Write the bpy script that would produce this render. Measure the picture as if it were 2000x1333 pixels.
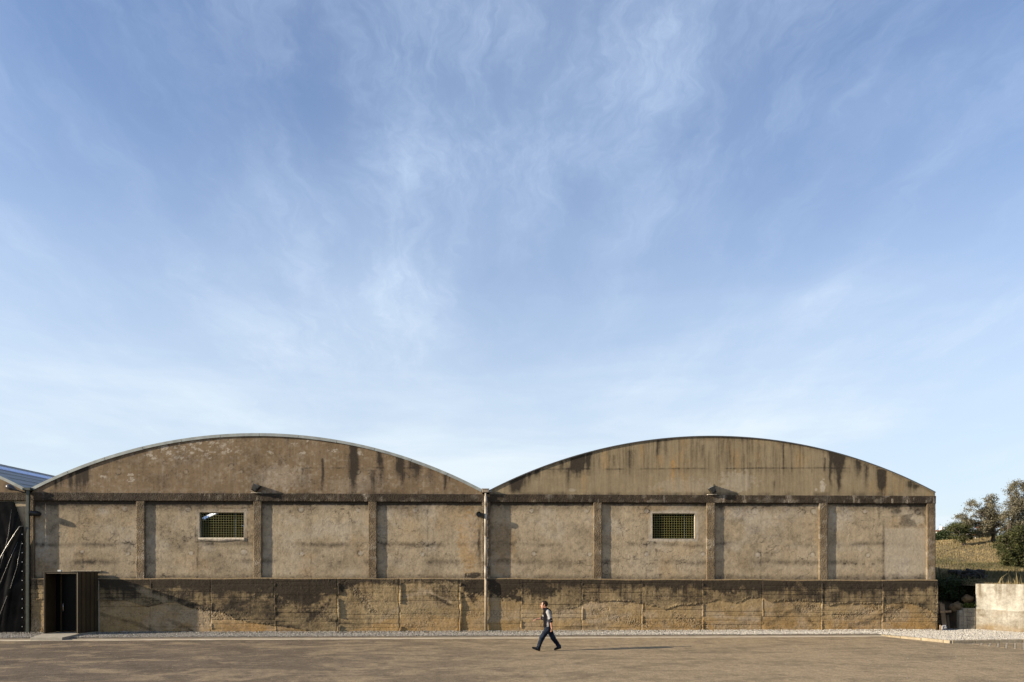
import bpy, math, random
import numpy as np
from mathutils import Vector, Matrix
R = math.radians
random.seed(7); rng = np.random.default_rng(7)
for o in list(bpy.data.objects): bpy.data.objects.remove(o)
sc = bpy.context.scene
col = sc.collection

# ------------------------------------------------------------------ camera
D, CH, YAW, F = 30.8, 2.8, R(2.0), 4/3*1000.0          # distance to the facade plane, eye height, yaw, focal length in photo pixels
HOR = 1113.0
cam_d = bpy.data.cameras.new('camera'); cam = bpy.data.objects.new('camera', cam_d); col.objects.link(cam)
cam.location = (0, -D, CH); cam.rotation_euler = (R(90), 0, -YAW)
cam_d.sensor_fit = 'HORIZONTAL'; cam_d.sensor_width = 36; cam_d.lens = 24
cam_d.shift_y = (HOR-666.5)/2000; cam_d.clip_end = 5000; cam_d.clip_start = .1
sc.camera = cam
# ------------------------------------------------------------------ light
SUN_AZ, SUN_EL = R(12.5), R(17.0)                       # angle between the light and the facade, elevation
sund = bpy.data.lights.new('sun', 'SUN'); sun = bpy.data.objects.new('sun', sund); col.objects.link(sun)
sund.energy = 5.0; sund.angle = R(0.5); sund.color = (1.0, .86, .66)
tv = Vector((math.cos(SUN_AZ)*math.cos(SUN_EL), math.sin(SUN_AZ)*math.cos(SUN_EL), -math.sin(SUN_EL)))
sun.rotation_euler = tv.to_track_quat('-Z', 'Y').to_euler()
sun.location = (-40, -20, 25)
world = bpy.data.worlds.new('World'); sc.world = world; world.use_nodes = True
SKY_STRENGTH, EXPOSURE = 0.07, 1.15
sc.view_settings.view_transform = 'Standard'; sc.view_settings.look = 'None'
sc.view_settings.gamma = 1; sc.view_settings.exposure = EXPOSURE
sc.view_settings.use_curve_mapping = False

# ------------------------------------------------------------------ node helpers
class NT:
    def __init__(s, tree): s.t = tree; s.n = tree.nodes; s.l = tree.links
    def put(s, sock, v):
        if isinstance(v, bpy.types.NodeSocket): s.l.new(v, sock)
        elif v is not None:
            if hasattr(sock.default_value, '__len__') and not hasattr(v, '__len__'): v = [v]*len(sock.default_value)
            if hasattr(v, '__len__') and len(sock.default_value) == 4 and len(v) == 3: v = (*v, 1)
            sock.default_value = v
    def node(s, typ, ins=None, **props):
        n = s.n.new(typ)
        for k, v in props.items(): setattr(n, k, v)
        for k, v in (ins or {}).items(): s.put(n.inputs[k], v)
        return n
    def math(s, op, a, b=None, c=None, clamp=False):
        n = s.n.new('ShaderNodeMath'); n.operation = op; n.use_clamp = clamp
        s.put(n.inputs[0], a)
        if b is not None: s.put(n.inputs[1], b)
        if c is not None: s.put(n.inputs[2], c)
        return n.outputs[0]
    def vmath(s, op, a, b=None):
        n = s.n.new('ShaderNodeVectorMath'); n.operation = op
        s.put(n.inputs[0], a)
        if b is not None: s.put(n.inputs[1], b)
        return n.outputs[0]
    def mix(s, f, a, b, blend='MIX'):
        n = s.n.new('ShaderNodeMix'); n.data_type = 'RGBA'; n.blend_type = blend
        s.put(n.inputs[0], f); s.put(n.inputs[6], a); s.put(n.inputs[7], b)
        return n.outputs[2]
    def noise(s, vec, scale, detail=4, rough=.55, dist=0.0, dim='3D'):
        n = s.node('ShaderNodeTexNoise', {'Scale': scale, 'Detail': detail, 'Roughness': rough, 'Distortion': dist}, noise_dimensions=dim)
        s.put(n.inputs['Vector'], vec); return n.outputs[0]
    def ramp(s, f, a, b, lo=0.0, hi=1.0, smooth=True):
        n = s.node('ShaderNodeMapRange', {'From Min': a, 'From Max': b, 'To Min': lo, 'To Max': hi}, interpolation_type='SMOOTHSTEP' if smooth else 'LINEAR')
        s.put(n.inputs[0], f); return n.outputs[0]
    def pos(s): return s.n.new('ShaderNodeNewGeometry').outputs['Position']
    def mapped(s, vec, scale=(1,1,1), rot=(0,0,0), loc=(0,0,0)):
        n = s.node('ShaderNodeMapping', {'Scale': scale, 'Rotation': rot, 'Location': loc}); s.put(n.inputs[0], vec); return n.outputs[0]
    def attr(s, name):
        return s.node('ShaderNodeAttribute', attribute_name=name).outputs['Fac']
    def bump(s, h, strength=.5, dist=.02):
        n = s.node('ShaderNodeBump', {'Strength': strength, 'Distance': dist}); s.put(n.inputs['Height'], h); return n.outputs[0]

def material(name):
    m = bpy.data.materials.new(name); m.use_nodes = True
    nt = NT(m.node_tree); b = m.node_tree.nodes['Principled BSDF']
    return m, nt, b

def simple(name, colr, rough=.7, metal=0.0, var=.18, vscale=6.0, bump=.0, bscale=40, spec=.5):
    m, nt, b = material(name)
    p = nt.pos(); n = nt.noise(p, vscale, 5)
    f = nt.ramp(n, .3, .7, 1-var, 1+var, False)
    c = nt.mix(1.0, (*colr, 1), f, 'MULTIPLY')
    nt.put(b.inputs['Base Color'], c); b.inputs['Roughness'].default_value = rough; b.inputs['Metallic'].default_value = metal
    b.inputs['Specular IOR Level'].default_value = spec
    if bump: nt.put(b.inputs['Normal'], nt.bump(nt.noise(p, bscale, 4), bump, .01))
    return m

# ------------------------------------------------------------------ sky
wt = NT(world.node_tree); world.node_tree.nodes.clear()
sky = wt.node('ShaderNodeTexSky', sky_type='NISHITA')
sky.sun_disc = False; sky.sun_elevation = SUN_EL; sky.sun_rotation = math.atan2(-math.cos(SUN_AZ), -math.sin(SUN_AZ))
sky.altitude = 60; sky.air_density = 1.0; sky.dust_density = 1.2; sky.ozone_density = 2.2
skyt = wt.mix(1.0, sky.outputs[0], (.80, .97, 1.25, 1), 'MULTIPLY')
gen = wt.node('ShaderNodeTexCoord').outputs['Generated']
sep = wt.node('ShaderNodeSeparateXYZ'); wt.put(sep.inputs[0], gen)
dz = wt.math('MAXIMUM', sep.outputs[2], 0.0)
den = wt.math('ADD', dz, .16)
comb = wt.node('ShaderNodeCombineXYZ')
wt.put(comb.inputs[0], wt.math('DIVIDE', sep.outputs[0], den)); wt.put(comb.inputs[1], wt.math('DIVIDE', sep.outputs[1], den))
pl = comb.outputs[0]                                       # the cloud sheet seen from below
warp = wt.node('ShaderNodeTexNoise', {'Scale': 2.2, 'Detail': 5.0, 'Roughness': .6}); wt.put(warp.inputs['Vector'], pl)
w2 = wt.vmath('SUBTRACT', warp.outputs[1], (.5, .5, .5))
wsc = wt.node('ShaderNodeVectorMath', operation='SCALE'); wt.put(wsc.inputs[0], w2); wsc.inputs['Scale'].default_value = .30
plw = wt.vmath('ADD', pl, wsc.outputs[0])
fib = wt.noise(wt.mapped(plw, (6.0, 2.0, 1), (0, 0, R(6))), 1.0, 9, .66, .15)        # fibres combed along the wind
fib2 = wt.noise(wt.mapped(plw, (9.0, 3.2, 1), (0, 0, R(-14)), (3.1, 1.7, 0)), 1.0, 8, .68, .2)
big = wt.noise(wt.mapped(pl, (.85, .62, 1), (0, 0, R(10)), (1.56, -.35, 0)), 1.0, 3, .5)
patch = wt.ramp(big, .38, .66)
m1 = wt.math('MULTIPLY', wt.ramp(fib, .40, .80), wt.math('ADD', wt.math('MULTIPLY', patch, .42), .14))
m2 = wt.math('MULTIPLY', wt.ramp(fib2, .44, .84), wt.math('ADD', wt.math('MULTIPLY', patch, .34), .04))
veil = wt.math('ADD', wt.math('MULTIPLY', patch, .36), .04)
lowband = wt.noise(wt.mapped(gen, (2.0, 2.0, 10.0)), 1.1, 6, .55, .25)               # flat thin banks near the horizon
m3 = wt.math('MULTIPLY', wt.ramp(lowband, .40, .75), wt.math('MULTIPLY', wt.ramp(dz, .45, .05), .60))
hz = wt.ramp(dz, .70, .08, .0, .92)                                                    # thin high haze, longer path low down
lowf = wt.ramp(dz, .15, .55, .22, 1.0)
cm = wt.math('ADD', wt.math('ADD', wt.math('MULTIPLY', wt.math('ADD', wt.math('ADD', m1, m2), veil), lowf), 0.0), wt.math('ADD', m3, hz))
cm = wt.math('MULTIPLY', cm, .78, clamp=True)
cloudc = wt.mix(wt.ramp(dz, .05, .6), (5.35, 6.0, 6.4, 1), (4.4, 5.45, 7.0, 1))
skyc = wt.mix(cm, skyt, cloudc)
bg = wt.node('ShaderNodeBackground', {'Strength': SKY_STRENGTH}); wt.put(bg.inputs[0], skyc)
wo = wt.node('ShaderNodeOutputWorld'); wt.put(wo.inputs[0], bg.outputs[0])

# ------------------------------------------------------------------ photo pixel <-> place
ca, sa = math.cos(YAW), math.sin(YAW)
def wx(px, Y=0.0):                       # world x of photo column px on the plane y = Y
    return (D+Y)*math.tan(YAW+math.atan((px-1000)/F))
def depth(x, y): return (y+D)*ca + x*sa
def wz(px, py, Y=0.0):
    return CH+(HOR-py)/F*depth(wx(px, Y), Y)
def to_px(x, y, z):
    zc = (y+D)*ca+x*sa; xc = x*ca-(y+D)*sa
    return 1000+F*xc/zc, HOR-F*(z-CH)/zc
def ground_at(px, py, z=0.0):            # point at height z seen at pixel
    zc = (CH-z)*F/(py-HOR); xc = (px-1000)/F*zc
    return Vector((xc*ca+zc*sa, -xc*sa+zc*ca-D, z))
def at_depth(px, py, zc):
    xc = (px-1000)/F*zc
    return Vector((xc*ca+zc*sa, -xc*sa+zc*ca-D, CH+(HOR-py)/F*zc))

# ------------------------------------------------------------------ numeric noise
def _h(ix, iy, s):
    h = (ix.astype(np.int64)*374761393 + iy.astype(np.int64)*668265263 + s*1442695041) & 0xffffffff
    h = ((h ^ (h >> 13))*1274126177) & 0xffffffff
    return ((h ^ (h >> 16)) & 0xffff)/65535.0
def vn(x, y, s=0):
    x = np.asarray(x, float); y = np.asarray(y, float)
    ix = np.floor(x); iy = np.floor(y); fx = x-ix; fy = y-iy
    fx = fx*fx*(3-2*fx); fy = fy*fy*(3-2*fy)
    a = _h(ix, iy, s); b = _h(ix+1, iy, s); c = _h(ix, iy+1, s); d = _h(ix+1, iy+1, s)
    return (a*(1-fx)+b*fx)*(1-fy)+(c*(1-fx)+d*fx)*fy
def fbm(x, y, s=0, o=4, g=.5):
    t = 0; a = 1; n = 0
    for i in range(o):
        t = t+a*vn(x*2**i, y*2**i, s+i*17); n += a; a *= g
    return t/n
def sst(x, a, b):
    t = np.clip((x-a)/(b-a), 0, 1); return t*t*(3-2*t)

# ------------------------------------------------------------------ object helpers
def tag(o, label=None, cat=None, group=None, kind=None):
    if label: o['label'] = label
    if cat: o['category'] = cat
    if group: o['group'] = group
    if kind: o['kind'] = kind
    return o
def link(name, me, m=None, parent=None, smooth=False):
    o = bpy.data.objects.new(name, me); col.objects.link(o)
    if m is not None and not me.materials:
        me.materials.append(m)
    if parent is not None:
        o.parent = parent
        o.matrix_parent_inverse = parent.matrix_world.inverted() if parent.type != 'X' else Matrix()
    if smooth:
        me.polygons.foreach_set('use_smooth', np.ones(len(me.polygons), bool))
    return o
def empty(name, loc=(0,0,0)):
    o = bpy.data.objects.new(name, None); col.objects.link(o); o.location = loc
    o.empty_display_size = .2
    o.matrix_world = Matrix.Translation(loc)
    return o
def mesh_np(name, V, Fq, attrs=None):
    me = bpy.data.meshes.new(name)
    V = np.asarray(V, np.float32); Fq = np.asarray(Fq, np.int32)
    k = Fq.shape[1]
    me.vertices.add(len(V)); me.vertices.foreach_set('co', V.ravel())
    me.loops.add(Fq.size); me.loops.foreach_set('vertex_index', Fq.ravel())
    me.polygons.add(len(Fq)); me.polygons.foreach_set('loop_start', np.arange(0, Fq.size, k, dtype=np.int32))
    me.polygons.foreach_set('loop_total', np.full(len(Fq), k, np.int32))
    me.update(calc_edges=True); me.validate()
    for n, a in (attrs or {}).items():
        at = me.attributes.new(n, 'FLOAT', 'POINT'); at.data.foreach_set('value', np.asarray(a, np.float32).ravel())
    return me
def sheet_data(P, flip=False, skip=None):
    nu, nv = P.shape[:2]
    idx = np.arange(nu*nv).reshape(nu, nv)
    q = np.stack([idx[:-1,:-1], idx[1:,:-1], idx[1:,1:], idx[:-1,1:]], -1)
    if flip: q = q[..., ::-1]
    q = q.reshape(-1, 4)
    if skip is not None: q = q[~skip.ravel()]
    return P.reshape(-1, 3), q
def sheet(name, P, m, parent=None, attrs=None, flip=False, skip=None, smooth=True):
    V, q = sheet_data(P, flip, skip)
    me = mesh_np(name, V, q, attrs)
    return link(name, me, m, parent, smooth)
class MB:
    """collects boxes, tubes and polygons into one mesh"""
    def __init__(s): s.v = []; s.f = []
    def add(s, vs, fs):
        b = len(s.v); s.v += [tuple(v) for v in vs]; s.f += [tuple(i+b for i in f) for f in fs]; return s
    def box(s, c, d, rot=None, bev=0.0):
        x, y, z = d[0]/2, d[1]/2, d[2]/2
        M = rot if rot is not None else Matrix.Identity(3); c = Vector(c)
        if bev <= 0:
            vs = [c+M@Vector((sx*x, sy*y, sz*z)) for sx in (-1,1) for sy in (-1,1) for sz in (-1,1)]
            return s.add(vs, [(0,1,3,2),(4,6,7,5),(0,4,5,1),(2,3,7,6),(0,2,6,4),(1,5,7,3)])
        e = min(bev, x*.9, y*.9, z*.9); vs = []
        loops = []
        for zz, i in ((-z, e), (-z+e, 0), (z-e, 0), (z, e)):
            X, Y = x-i, y-i
            ring = [(-X+e*(i==0),-Y),(X-e*(i==0),-Y),(X,-Y+e*(i==0)),(X,Y-e*(i==0)),(X-e*(i==0),Y),(-X+e*(i==0),Y),(-X,Y-e*(i==0)),(-X,-Y+e*(i==0))]
            loops.append([c+M@Vector((a, b_, zz)) for a, b_ in ring])
        for L in loops: vs += L
        fs = [tuple(reversed(range(8))), tuple(range(24, 32))]
        for k in range(3):
            for j in range(8):
                fs.append((k*8+j, k*8+(j+1)%8, (k+1)*8+(j+1)%8, (k+1)*8+j))
        return s.add(vs, fs)
    def tube(s, pts, rad, n=8, cap=True):
        pts = [Vector(p) for p in pts]
        if not hasattr(rad, '__len__'): rad = [rad]*len(pts)
        vs = []; up = Vector((0.31, .17, .93)).normalized()
        for i, p in enumerate(pts):
            t = (pts[min(i+1, len(pts)-1)]-pts[max(i-1, 0)]).normalized()
            a = t.cross(up)
            if a.length < .05: a = t.cross(Vector((1, 0, 0)))
            a.normalize(); b = t.cross(a)
            for k in range(n):
                an = 2*math.pi*k/n; vs.append(p+(a*math.cos(an)+b*math.sin(an))*rad[i])
        fs = []
        for i in range(len(pts)-1):
            for k in range(n): fs.append((i*n+k, i*n+(k+1)%n, (i+1)*n+(k+1)%n, (i+1)*n+k))
        if cap: fs += [tuple(reversed(range(n))), tuple(range((len(pts)-1)*n, len(pts)*n))]
        return s.add(vs, fs)
    def poly(s, vs): return s.add(vs, [tuple(range(len(vs)))])
    def mesh(s, name):
        me = bpy.data.meshes.new(name); me.from_pydata([tuple(v) for v in s.v], [], s.f); me.update(); return me
    def build(s, name, m, parent=None, smooth=False):
        return link(name, s.mesh(name), m, parent, smooth)

# ------------------------------------------------------------------ concrete
def concrete(name, base, base2, dark=(.024, .019, .014), pale=(.36, .315, .25), ochre=(.32, .19, .07), bump=.5, bscale=9.0, streak=.25, rough_cast=False, grime=.0, mott=.20):
    m, nt, b = material(name)
    p = nt.pos()
    big = nt.noise(p, .55, 6, .6, .4)
    c = nt.mix(nt.ramp(big, .34, .66), (*base, 1), (*base2, 1))
    mid = nt.noise(p, 2.6, 6, .62, .5)
    c = nt.mix(1.0, c, nt.ramp(mid, .3, .7, 1-mott, 1+mott*.9, False), 'MULTIPLY')
    st = nt.noise(nt.mapped(p, (7.0, 7.0, .45)), 1.0, 5, .6)
    c = nt.mix(1.0, c, nt.ramp(st, .3, .7, 1-streak, 1+streak*.6, False), 'MULTIPLY')
    fine = nt.noise(p, bscale, 6, .66)
    c = nt.mix(1.0, c, nt.ramp(fine, .3, .7, 1-mott, 1+mott*.8, False), 'MULTIPLY')
    grain = nt.noise(p, 34.0, 4, .7)
    c = nt.mix(1.0, c, nt.ramp(grain, .3, .7, .84, 1.14, False), 'MULTIPLY')
    # attribute masks broken up by fine noise so that stains keep ragged edges
    br = nt.math('SUBTRACT', nt.noise(p, 11.0, 5, .7), .5)
    def mask(nm, k=.9):
        a = nt.attr(nm)
        return nt.math('ADD', a, nt.math('MULTIPLY', nt.math('MULTIPLY', br, k), nt.math('MULTIPLY', nt.math('MULTIPLY', a, nt.math('SUBTRACT', 1.0, a)), 4.0)), clamp=True)
    c = nt.mix(mask('ochre', .6), c, nt.mix(nt.ramp(fine, .3, .7), (*[v*.78 for v in ochre], 1), (*[v*1.18 for v in ochre], 1)))
    c = nt.mix(mask('pale', .8), c, nt.mix(nt.ramp(fine, .3, .7), (*[v*.85 for v in pale], 1), (*[v*1.1 for v in pale], 1)))
    c = nt.mix(mask('dark'), c, nt.mix(nt.ramp(grain, .3, .7), (*[v*.7 for v in dark], 1), (*[v*1.7 for v in dark], 1)))
    if grime:
        c = nt.mix(nt.math('MULTIPLY', nt.ramp(nt.noise(p, 1.7, 5, .65), .42, .66), grime), c, (*dark, 1))
    nt.put(b.inputs['Base Color'], c)
    b.inputs['Roughness'].default_value = .93; b.inputs['Specular IOR Level'].default_value = .2
    if rough_cast:
        v = nt.node('ShaderNodeTexVoronoi', {'Scale': 26.0}); nt.put(v.inputs['Vector'], p)
        h = nt.math('ADD', nt.math('MULTIPLY', v.outputs[0], -.8), fine)
    else:
        sw = nt.noise(nt.mapped(p, (1, 1, 1)), 4.5, 3, .5, 1.6)
        h = nt.math('ADD', nt.math('MULTIPLY', sw, .9), nt.math('ADD', nt.math('MULTIPLY', fine, .7), nt.math('MULTIPLY', grain, .25)))
    nt.put(b.inputs['Normal'], nt.bump(h, bump, .03))
    return m

M_panel = concrete('render_panel', (.285, .226, .148), (.335, .272, .186), bump=.30, bscale=8.0, streak=.09, mott=.10)
M_gableL = concrete('render_gable_brown', (.166, .116, .068), (.192, .137, .084), bump=.2, streak=.07, mott=.10)
M_gableR = concrete('render_gable_olive', (.222, .174, .106), (.246, .196, .124), bump=.16, streak=.16, mott=.08)
M_frame = concrete('roughcast_frame', (.118, .087, .053), (.172, .131, .084), bump=1.0, bscale=15, streak=.25, rough_cast=True)
M_beam = concrete('roughcast_beam', (.042, .030, .019), (.078, .057, .036), bump=1.0, bscale=15, streak=.3, rough_cast=True, grime=.55)
M_plinth = concrete('board_cast_concrete', (.238, .168, .084), (.320, .238, .128), bump=.50, bscale=12, streak=.12, mott=.15, pale=(.32, .25, .17), ochre=(.30, .175, .058), dark=(.018, .014, .010))
M_steel = simple('galvanised_flashing', (.235, .255, .245), .65, .15, .25, 3.0)
M_pipe = simple('grey_pipe', (.29, .26, .215), .55, .1, .2, 3.0)
M_pipe2 = simple('dull_pipe', (.24, .195, .14), .6, .1, .25, 8.0)
M_black = simple('black_paint', (.012, .011, .010), .45, .1, .3, 8.0)
M_bronze = simple('bronze_cladding', (.050, .033, .014), .5, .15, .2, 4.0)
M_roof = None

# ================================================================== GROUND
def plane_grid(name, x0, x1, y0, y1, z, m, nx=2, ny=2, kind='structure'):
    X = np.linspace(x0, x1, nx); Y = np.linspace(y0, y1, ny)
    P = np.zeros((nx, ny, 3)); P[..., 0] = X[:, None]; P[..., 1] = Y[None]; P[..., 2] = z
    return tag(sheet(name, P, m), kind=kind)

m, nt, b = material('dry_soil')
p = nt.pos(); c = nt.mix(nt.ramp(nt.noise(p, .8, 6), .3, .7), (.20, .14, .08, 1), (.30, .22, .13, 1))
nt.put(b.inputs['Base Color'], c); b.inputs['Roughness'].default_value = .95
nt.put(b.inputs['Normal'], nt.bump(nt.noise(p, 6, 6), .6, .05)); M_soil = m
plane_grid('ground', -900, 900, -300, 1500, -.16, M_soil)

m, nt, b = material('dusty_asphalt')
p = nt.pos()
wv = nt.noise(nt.mapped(p, (.30, .5, 1), (0, 0, R(7))), 1.0, 5, .6, 1.0)
du = nt.noise(nt.mapped(p, (.45, .62, 1), (0, 0, R(-14))), 1.0, 9, .68, 1.1)
d2 = nt.noise(nt.mapped(p, (.40, 1.0, 1), (0, 0, R(-9)), (3, 1, 0)), 1.0, 9, .70, .9)
sepx = nt.node('ShaderNodeSeparateXYZ'); nt.put(sepx.inputs[0], p)
side = nt.ramp(sepx.outputs[0], -12, 8, 0, 1)                       # ground gets paler from the lot's left to its right
dust = nt.math('ADD', nt.math('ADD', nt.math('MULTIPLY', du, .60), nt.math('MULTIPLY', d2, .52)), nt.math('MULTIPLY', side, .07))
dm = nt.ramp(dust, .55, .66)
base = nt.mix(nt.ramp(wv, .3, .7), (.092, .071, .052, 1), (.128, .099, .071, 1))
base = nt.mix(nt.math('MULTIPLY', side, .75), base, (.238, .182, .112, 1))
c = nt.mix(nt.math('MULTIPLY', dm, .50), base, (.335, .254, .155, 1))
tr = nt.noise(nt.mapped(p, (.35, 1.3, 1), (0, 0, R(-4))), 1.0, 9, .72, .7)
c = nt.mix(nt.math('MULTIPLY', nt.ramp(tr, .57, .70), .55), c, (.068, .052, .038, 1))
md = nt.noise(nt.mapped(p, (1, .7, 1)), 4.5, 8, .78, .4)
c = nt.mix(1.0, c, nt.ramp(md, .34, .66, .74, 1.26, False), 'MULTIPLY')
blot = nt.noise(nt.mapped(p, (.8, .8, 1), (0, 0, 0), (7, 3, 0)), 1.0, 7, .7, .6)
c = nt.mix(nt.math('MULTIPLY', nt.ramp(blot, .58, .72), .42), c, (.085, .066, .048, 1))
brk = nt.ramp(nt.noise(nt.mapped(p, (.5, .9, 1), (0, 0, 0), (2, 5, 0)), 1.0, 5, .65), .42, .62)
for (tx, ty, rad_, wid) in ((-9, -17, 9.2, .13), (-9, -17, 10.9, .13), (-30, -32, 27.5, .12), (-30, -32, 29.2, .12), (9, 40, 47.5, .14), (9, 40, 49.3, .14), (16, -24, 17.6, .12), (16, -24, 19.3, .12)):
    dn = nt.node('ShaderNodeVectorMath', operation='DISTANCE'); nt.put(dn.inputs[0], nt.vmath('MULTIPLY', p, (1, 1, 0))); nt.put(dn.inputs[1], (tx, ty, 0))
    dd_ = nt.math('ABSOLUTE', nt.math('SUBTRACT', dn.outputs['Value'], rad_))
    c = nt.mix(nt.math('MULTIPLY', nt.math('MULTIPLY', nt.ramp(dd_, wid*1.5, wid*.5), brk), .28), c, (.062, .048, .036, 1))
gr = nt.noise(nt.mapped(p, (1, .5, 1)), 30.0, 5, .8)
c = nt.mix(1.0, c, nt.ramp(gr, .30, .70, .52, 1.50, False), 'MULTIPLY')
vo = nt.node('ShaderNodeTexVoronoi', {'Scale': 16.0}); nt.put(vo.inputs['Vector'], nt.mapped(p, (1, .5, 1)))
c = nt.mix(nt.math('MULTIPLY', nt.ramp(vo.outputs[0], .22, .06), .45), c, (.36, .29, .20, 1))
nt.put(b.inputs['Base Color'], c); b.inputs['Roughness'].default_value = .95; b.inputs['Specular IOR Level'].default_value = .12
nt.put(b.inputs['Normal'], nt.bump(nt.math('ADD', nt.math('MULTIPLY', gr, 1.0), nt.math('MULTIPLY', du, .8)), .6, .025))
M_asph = m

def ys(x): return -2.22+.015*(x+1.7)           # front edge line of the channel in front of the gravel
K0, K1, K2, K3 = Vector((16.97, ys(16.97), 0)), Vector((17.97, -4.9, 0)), Vector((21.1, -4.6, 0)), Vector((34, -3.3, 0))
# asphalt: sheet whose back edge follows the channel and the raised kerb
bk = [(-70, ys(-70)-.3), (16.97, ys(16.97)-.3), (17.82, -5.02), (18.3, -5.02), (34, -5.02+.5)]
mb = MB(); mb.poly([(-70, -60, -.06), (60, -60, -.06), (60, -14, -.06), (21.4, -14, -.06), (20.4, -11, -.06), (19.07, -7.15, -.06), (18.33, -4.97, -.06), (17.9, -5.0, -.06), (16.9, ys(16.97)-.28, -.06), (-70, ys(-70)-.28, -.06)])
tag(mb.build('asphalt_lot', M_asph), kind='structure')

# channel and pale edging
m, nt, b = material('edge_concrete')
p = nt.pos(); c = nt.mix(nt.ramp(nt.noise(nt.mapped(p, (.5, 6, 1)), 2.0, 6, .65), .3, .7), (.24, .19, .13, 1), (.46, .40, .30, 1))
c = nt.mix(nt.math('MULTIPLY', nt.ramp(nt.noise(p, 7, 5, .7), .5, .75), .5), c, (.24, .19, .13, 1))
nt.put(b.inputs['Base Color'], c); b.inputs['Roughness'].default_value = .9
nt.put(b.inputs['Normal'], nt.bump(nt.noise(p, 30, 4), .4, .01)); M_edge = m
M_channel = simple('dirty_channel', (.17, .13, .085), .95, 0, .35, 3.0, .5, 20)
xs = np.arange(-45, 17.01, .5)
def strip(name, off, m):
    P = np.zeros((len(xs), len(off), 3))
    wob = .03*(fbm(xs*1.3, xs*0+3, 5)-.5)
    for j, (dy, z) in enumerate(off):
        P[:, j, 0] = xs; P[:, j, 1] = ys(xs)+dy+wob; P[:, j, 2] = z+(.012*(fbm(xs*.9, xs*0+j, 9)-.5) if 0 < j < len(off)-1 else 0)
    return tag(sheet(name, P, m, smooth=False), kind='structure')
strip('pale_edging_strip', [(-.30, -.075), (-.295, -.045), (-.01, -.022), (0, -.08)], M_edge)
strip('drainage_channel', [(0, -.10), (.004, -.035), (.2, -.045), (.44, -.02), (.5, -.10)], M_channel)

# gravel
M_bed = simple('gravel_bed', (.17, .15, .122), .95, 0, .35, 18.0, .9, 30)
mb = MB()
mb.poly([(-45, ys(-45)+.4, -.03), (16.9, ys(16.9)+.4, -.03), (17.0, ys(17)+.05, -.03), (18.05, -4.8, -.03), (21.1, -4.5, -.03), (34, -3.2, -.03), (34, 2.4, -.03), (-45, 2.4, -.03)])
tag(mb.build('gravel_strip', M_bed), kind='structure')
def in_gravel(x, y):
    top = np.where(x < 20.9, -.02, np.minimum(.62, .62-(x-22.83)*1.6))
    lo = np.where(x < 17.0, ys(x)+.42, np.where(x < 18.0, ys(17.)-(x-17.0)*2.75+.16, -4.78+(x-18)*.095))
    return (y < top) & (y > lo)
NP = 85000
gx = rng.uniform(-27, 27, NP*2); gy = rng.uniform(-4.9, .6, NP*2)
k = in_gravel(gx, gy); gx, gy = gx[k][:NP], gy[k][:NP]; n = len(gx)
base_v = np.array([(1,0,0),(-1,0,0),(0,1,0),(0,-1,0),(0,0,1),(0,0,-1)], float)
base_f = np.array([(0,2,4),(2,1,4),(1,3,4),(3,0,4),(2,0,5),(1,2,5),(3,1,5),(0,3,5)])
sz = rng.uniform(.010, .026, n)
an = rng.uniform(0, 6.283, (n, 3)); sc3 = rng.uniform(.65, 1.25, (n, 3))*sz[:, None]
V = base_v[None]*sc3[:, None]*rng.uniform(.8, 1.2, (n, 6, 1))
cx_, sx_ = np.cos(an), np.sin(an)
def rot_axis(V, c, s, i, j):
    a = V[..., i]*c[:, None]-V[..., j]*s[:, None]; b_ = V[..., i]*s[:, None]+V[..., j]*c[:, None]
    V[..., i] = a; V[..., j] = b_
rot_axis(V, cx_[:, 0], sx_[:, 0], 0, 1); rot_axis(V, cx_[:, 1], sx_[:, 1], 1, 2); rot_axis(V, cx_[:, 2], sx_[:, 2], 0, 2)
heap = .03*fbm(gx*.8, gy*1.3, 21)+.05*sst(gy, -.5, 0)*(gx < 20.5)
V[..., 0] += gx[:, None]; V[..., 1] += gy[:, None]; V[..., 2] += (-.02+heap+rng.uniform(0, .02, n))[:, None]
Fv = (base_f[None]+(np.arange(n)*6)[:, None, None]).reshape(-1, 3)
tone = np.repeat(np.clip(rng.random(n)*.75+.42*sst(gx, -4, 15)-.02, 0, 1), 6)  # pebbles darker to the left: dirt, with shade put into the tone
m, nt, b = material('limestone_pebble')
t = nt.attr('tone'); c = nt.mix(t, (.13, .117, .099, 1), (.46, .435, .39, 1)); c = nt.mix(1.0, c, nt.ramp(nt.noise(nt.pos(), 13, 3), .3, .7, .75, 1.2, False), 'MULTIPLY')
nt.put(b.inputs['Base Color'], c); b.inputs['Roughness'].default_value = .85
go = link('gravel', mesh_np('gravel', V.reshape(-1, 3), Fv, {'tone': tone}), m)
tag(go, 'pale crushed limestone gravel along the foot of the warehouse', 'gravel', kind='stuff')

# grit and small stones lying on the asphalt
n = 2400; gx = rng.uniform(-19, 21, n); gy = -2.7-rng.random(n)**1.5*11.5
k = (gx < 16.5) | (gy < -5.3-(gx-17)*.9); gx, gy = gx[k], gy[k]; n = len(gx)
sz = rng.uniform(.005, .013, n)*np.where(rng.random(n) < .05, 1.7, 1)
V = base_v[None]*sz[:, None, None]*rng.uniform(.6, 1.3, (n, 6, 1)); V[..., 0] += gx[:, None]; V[..., 1] += gy[:, None]; V[..., 2] += (-.06+sz*.4)[:, None]
Fv = (base_f[None]+(np.arange(n)*6)[:, None, None]).reshape(-1, 3)
tag(link('loose_grit', mesh_np('loose_grit', V.reshape(-1, 3), Fv, {'tone': np.repeat(rng.random(n)*.45, 6)}), m), 'loose stone grit scattered over the dusty asphalt', 'grit', kind='stuff')

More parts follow.
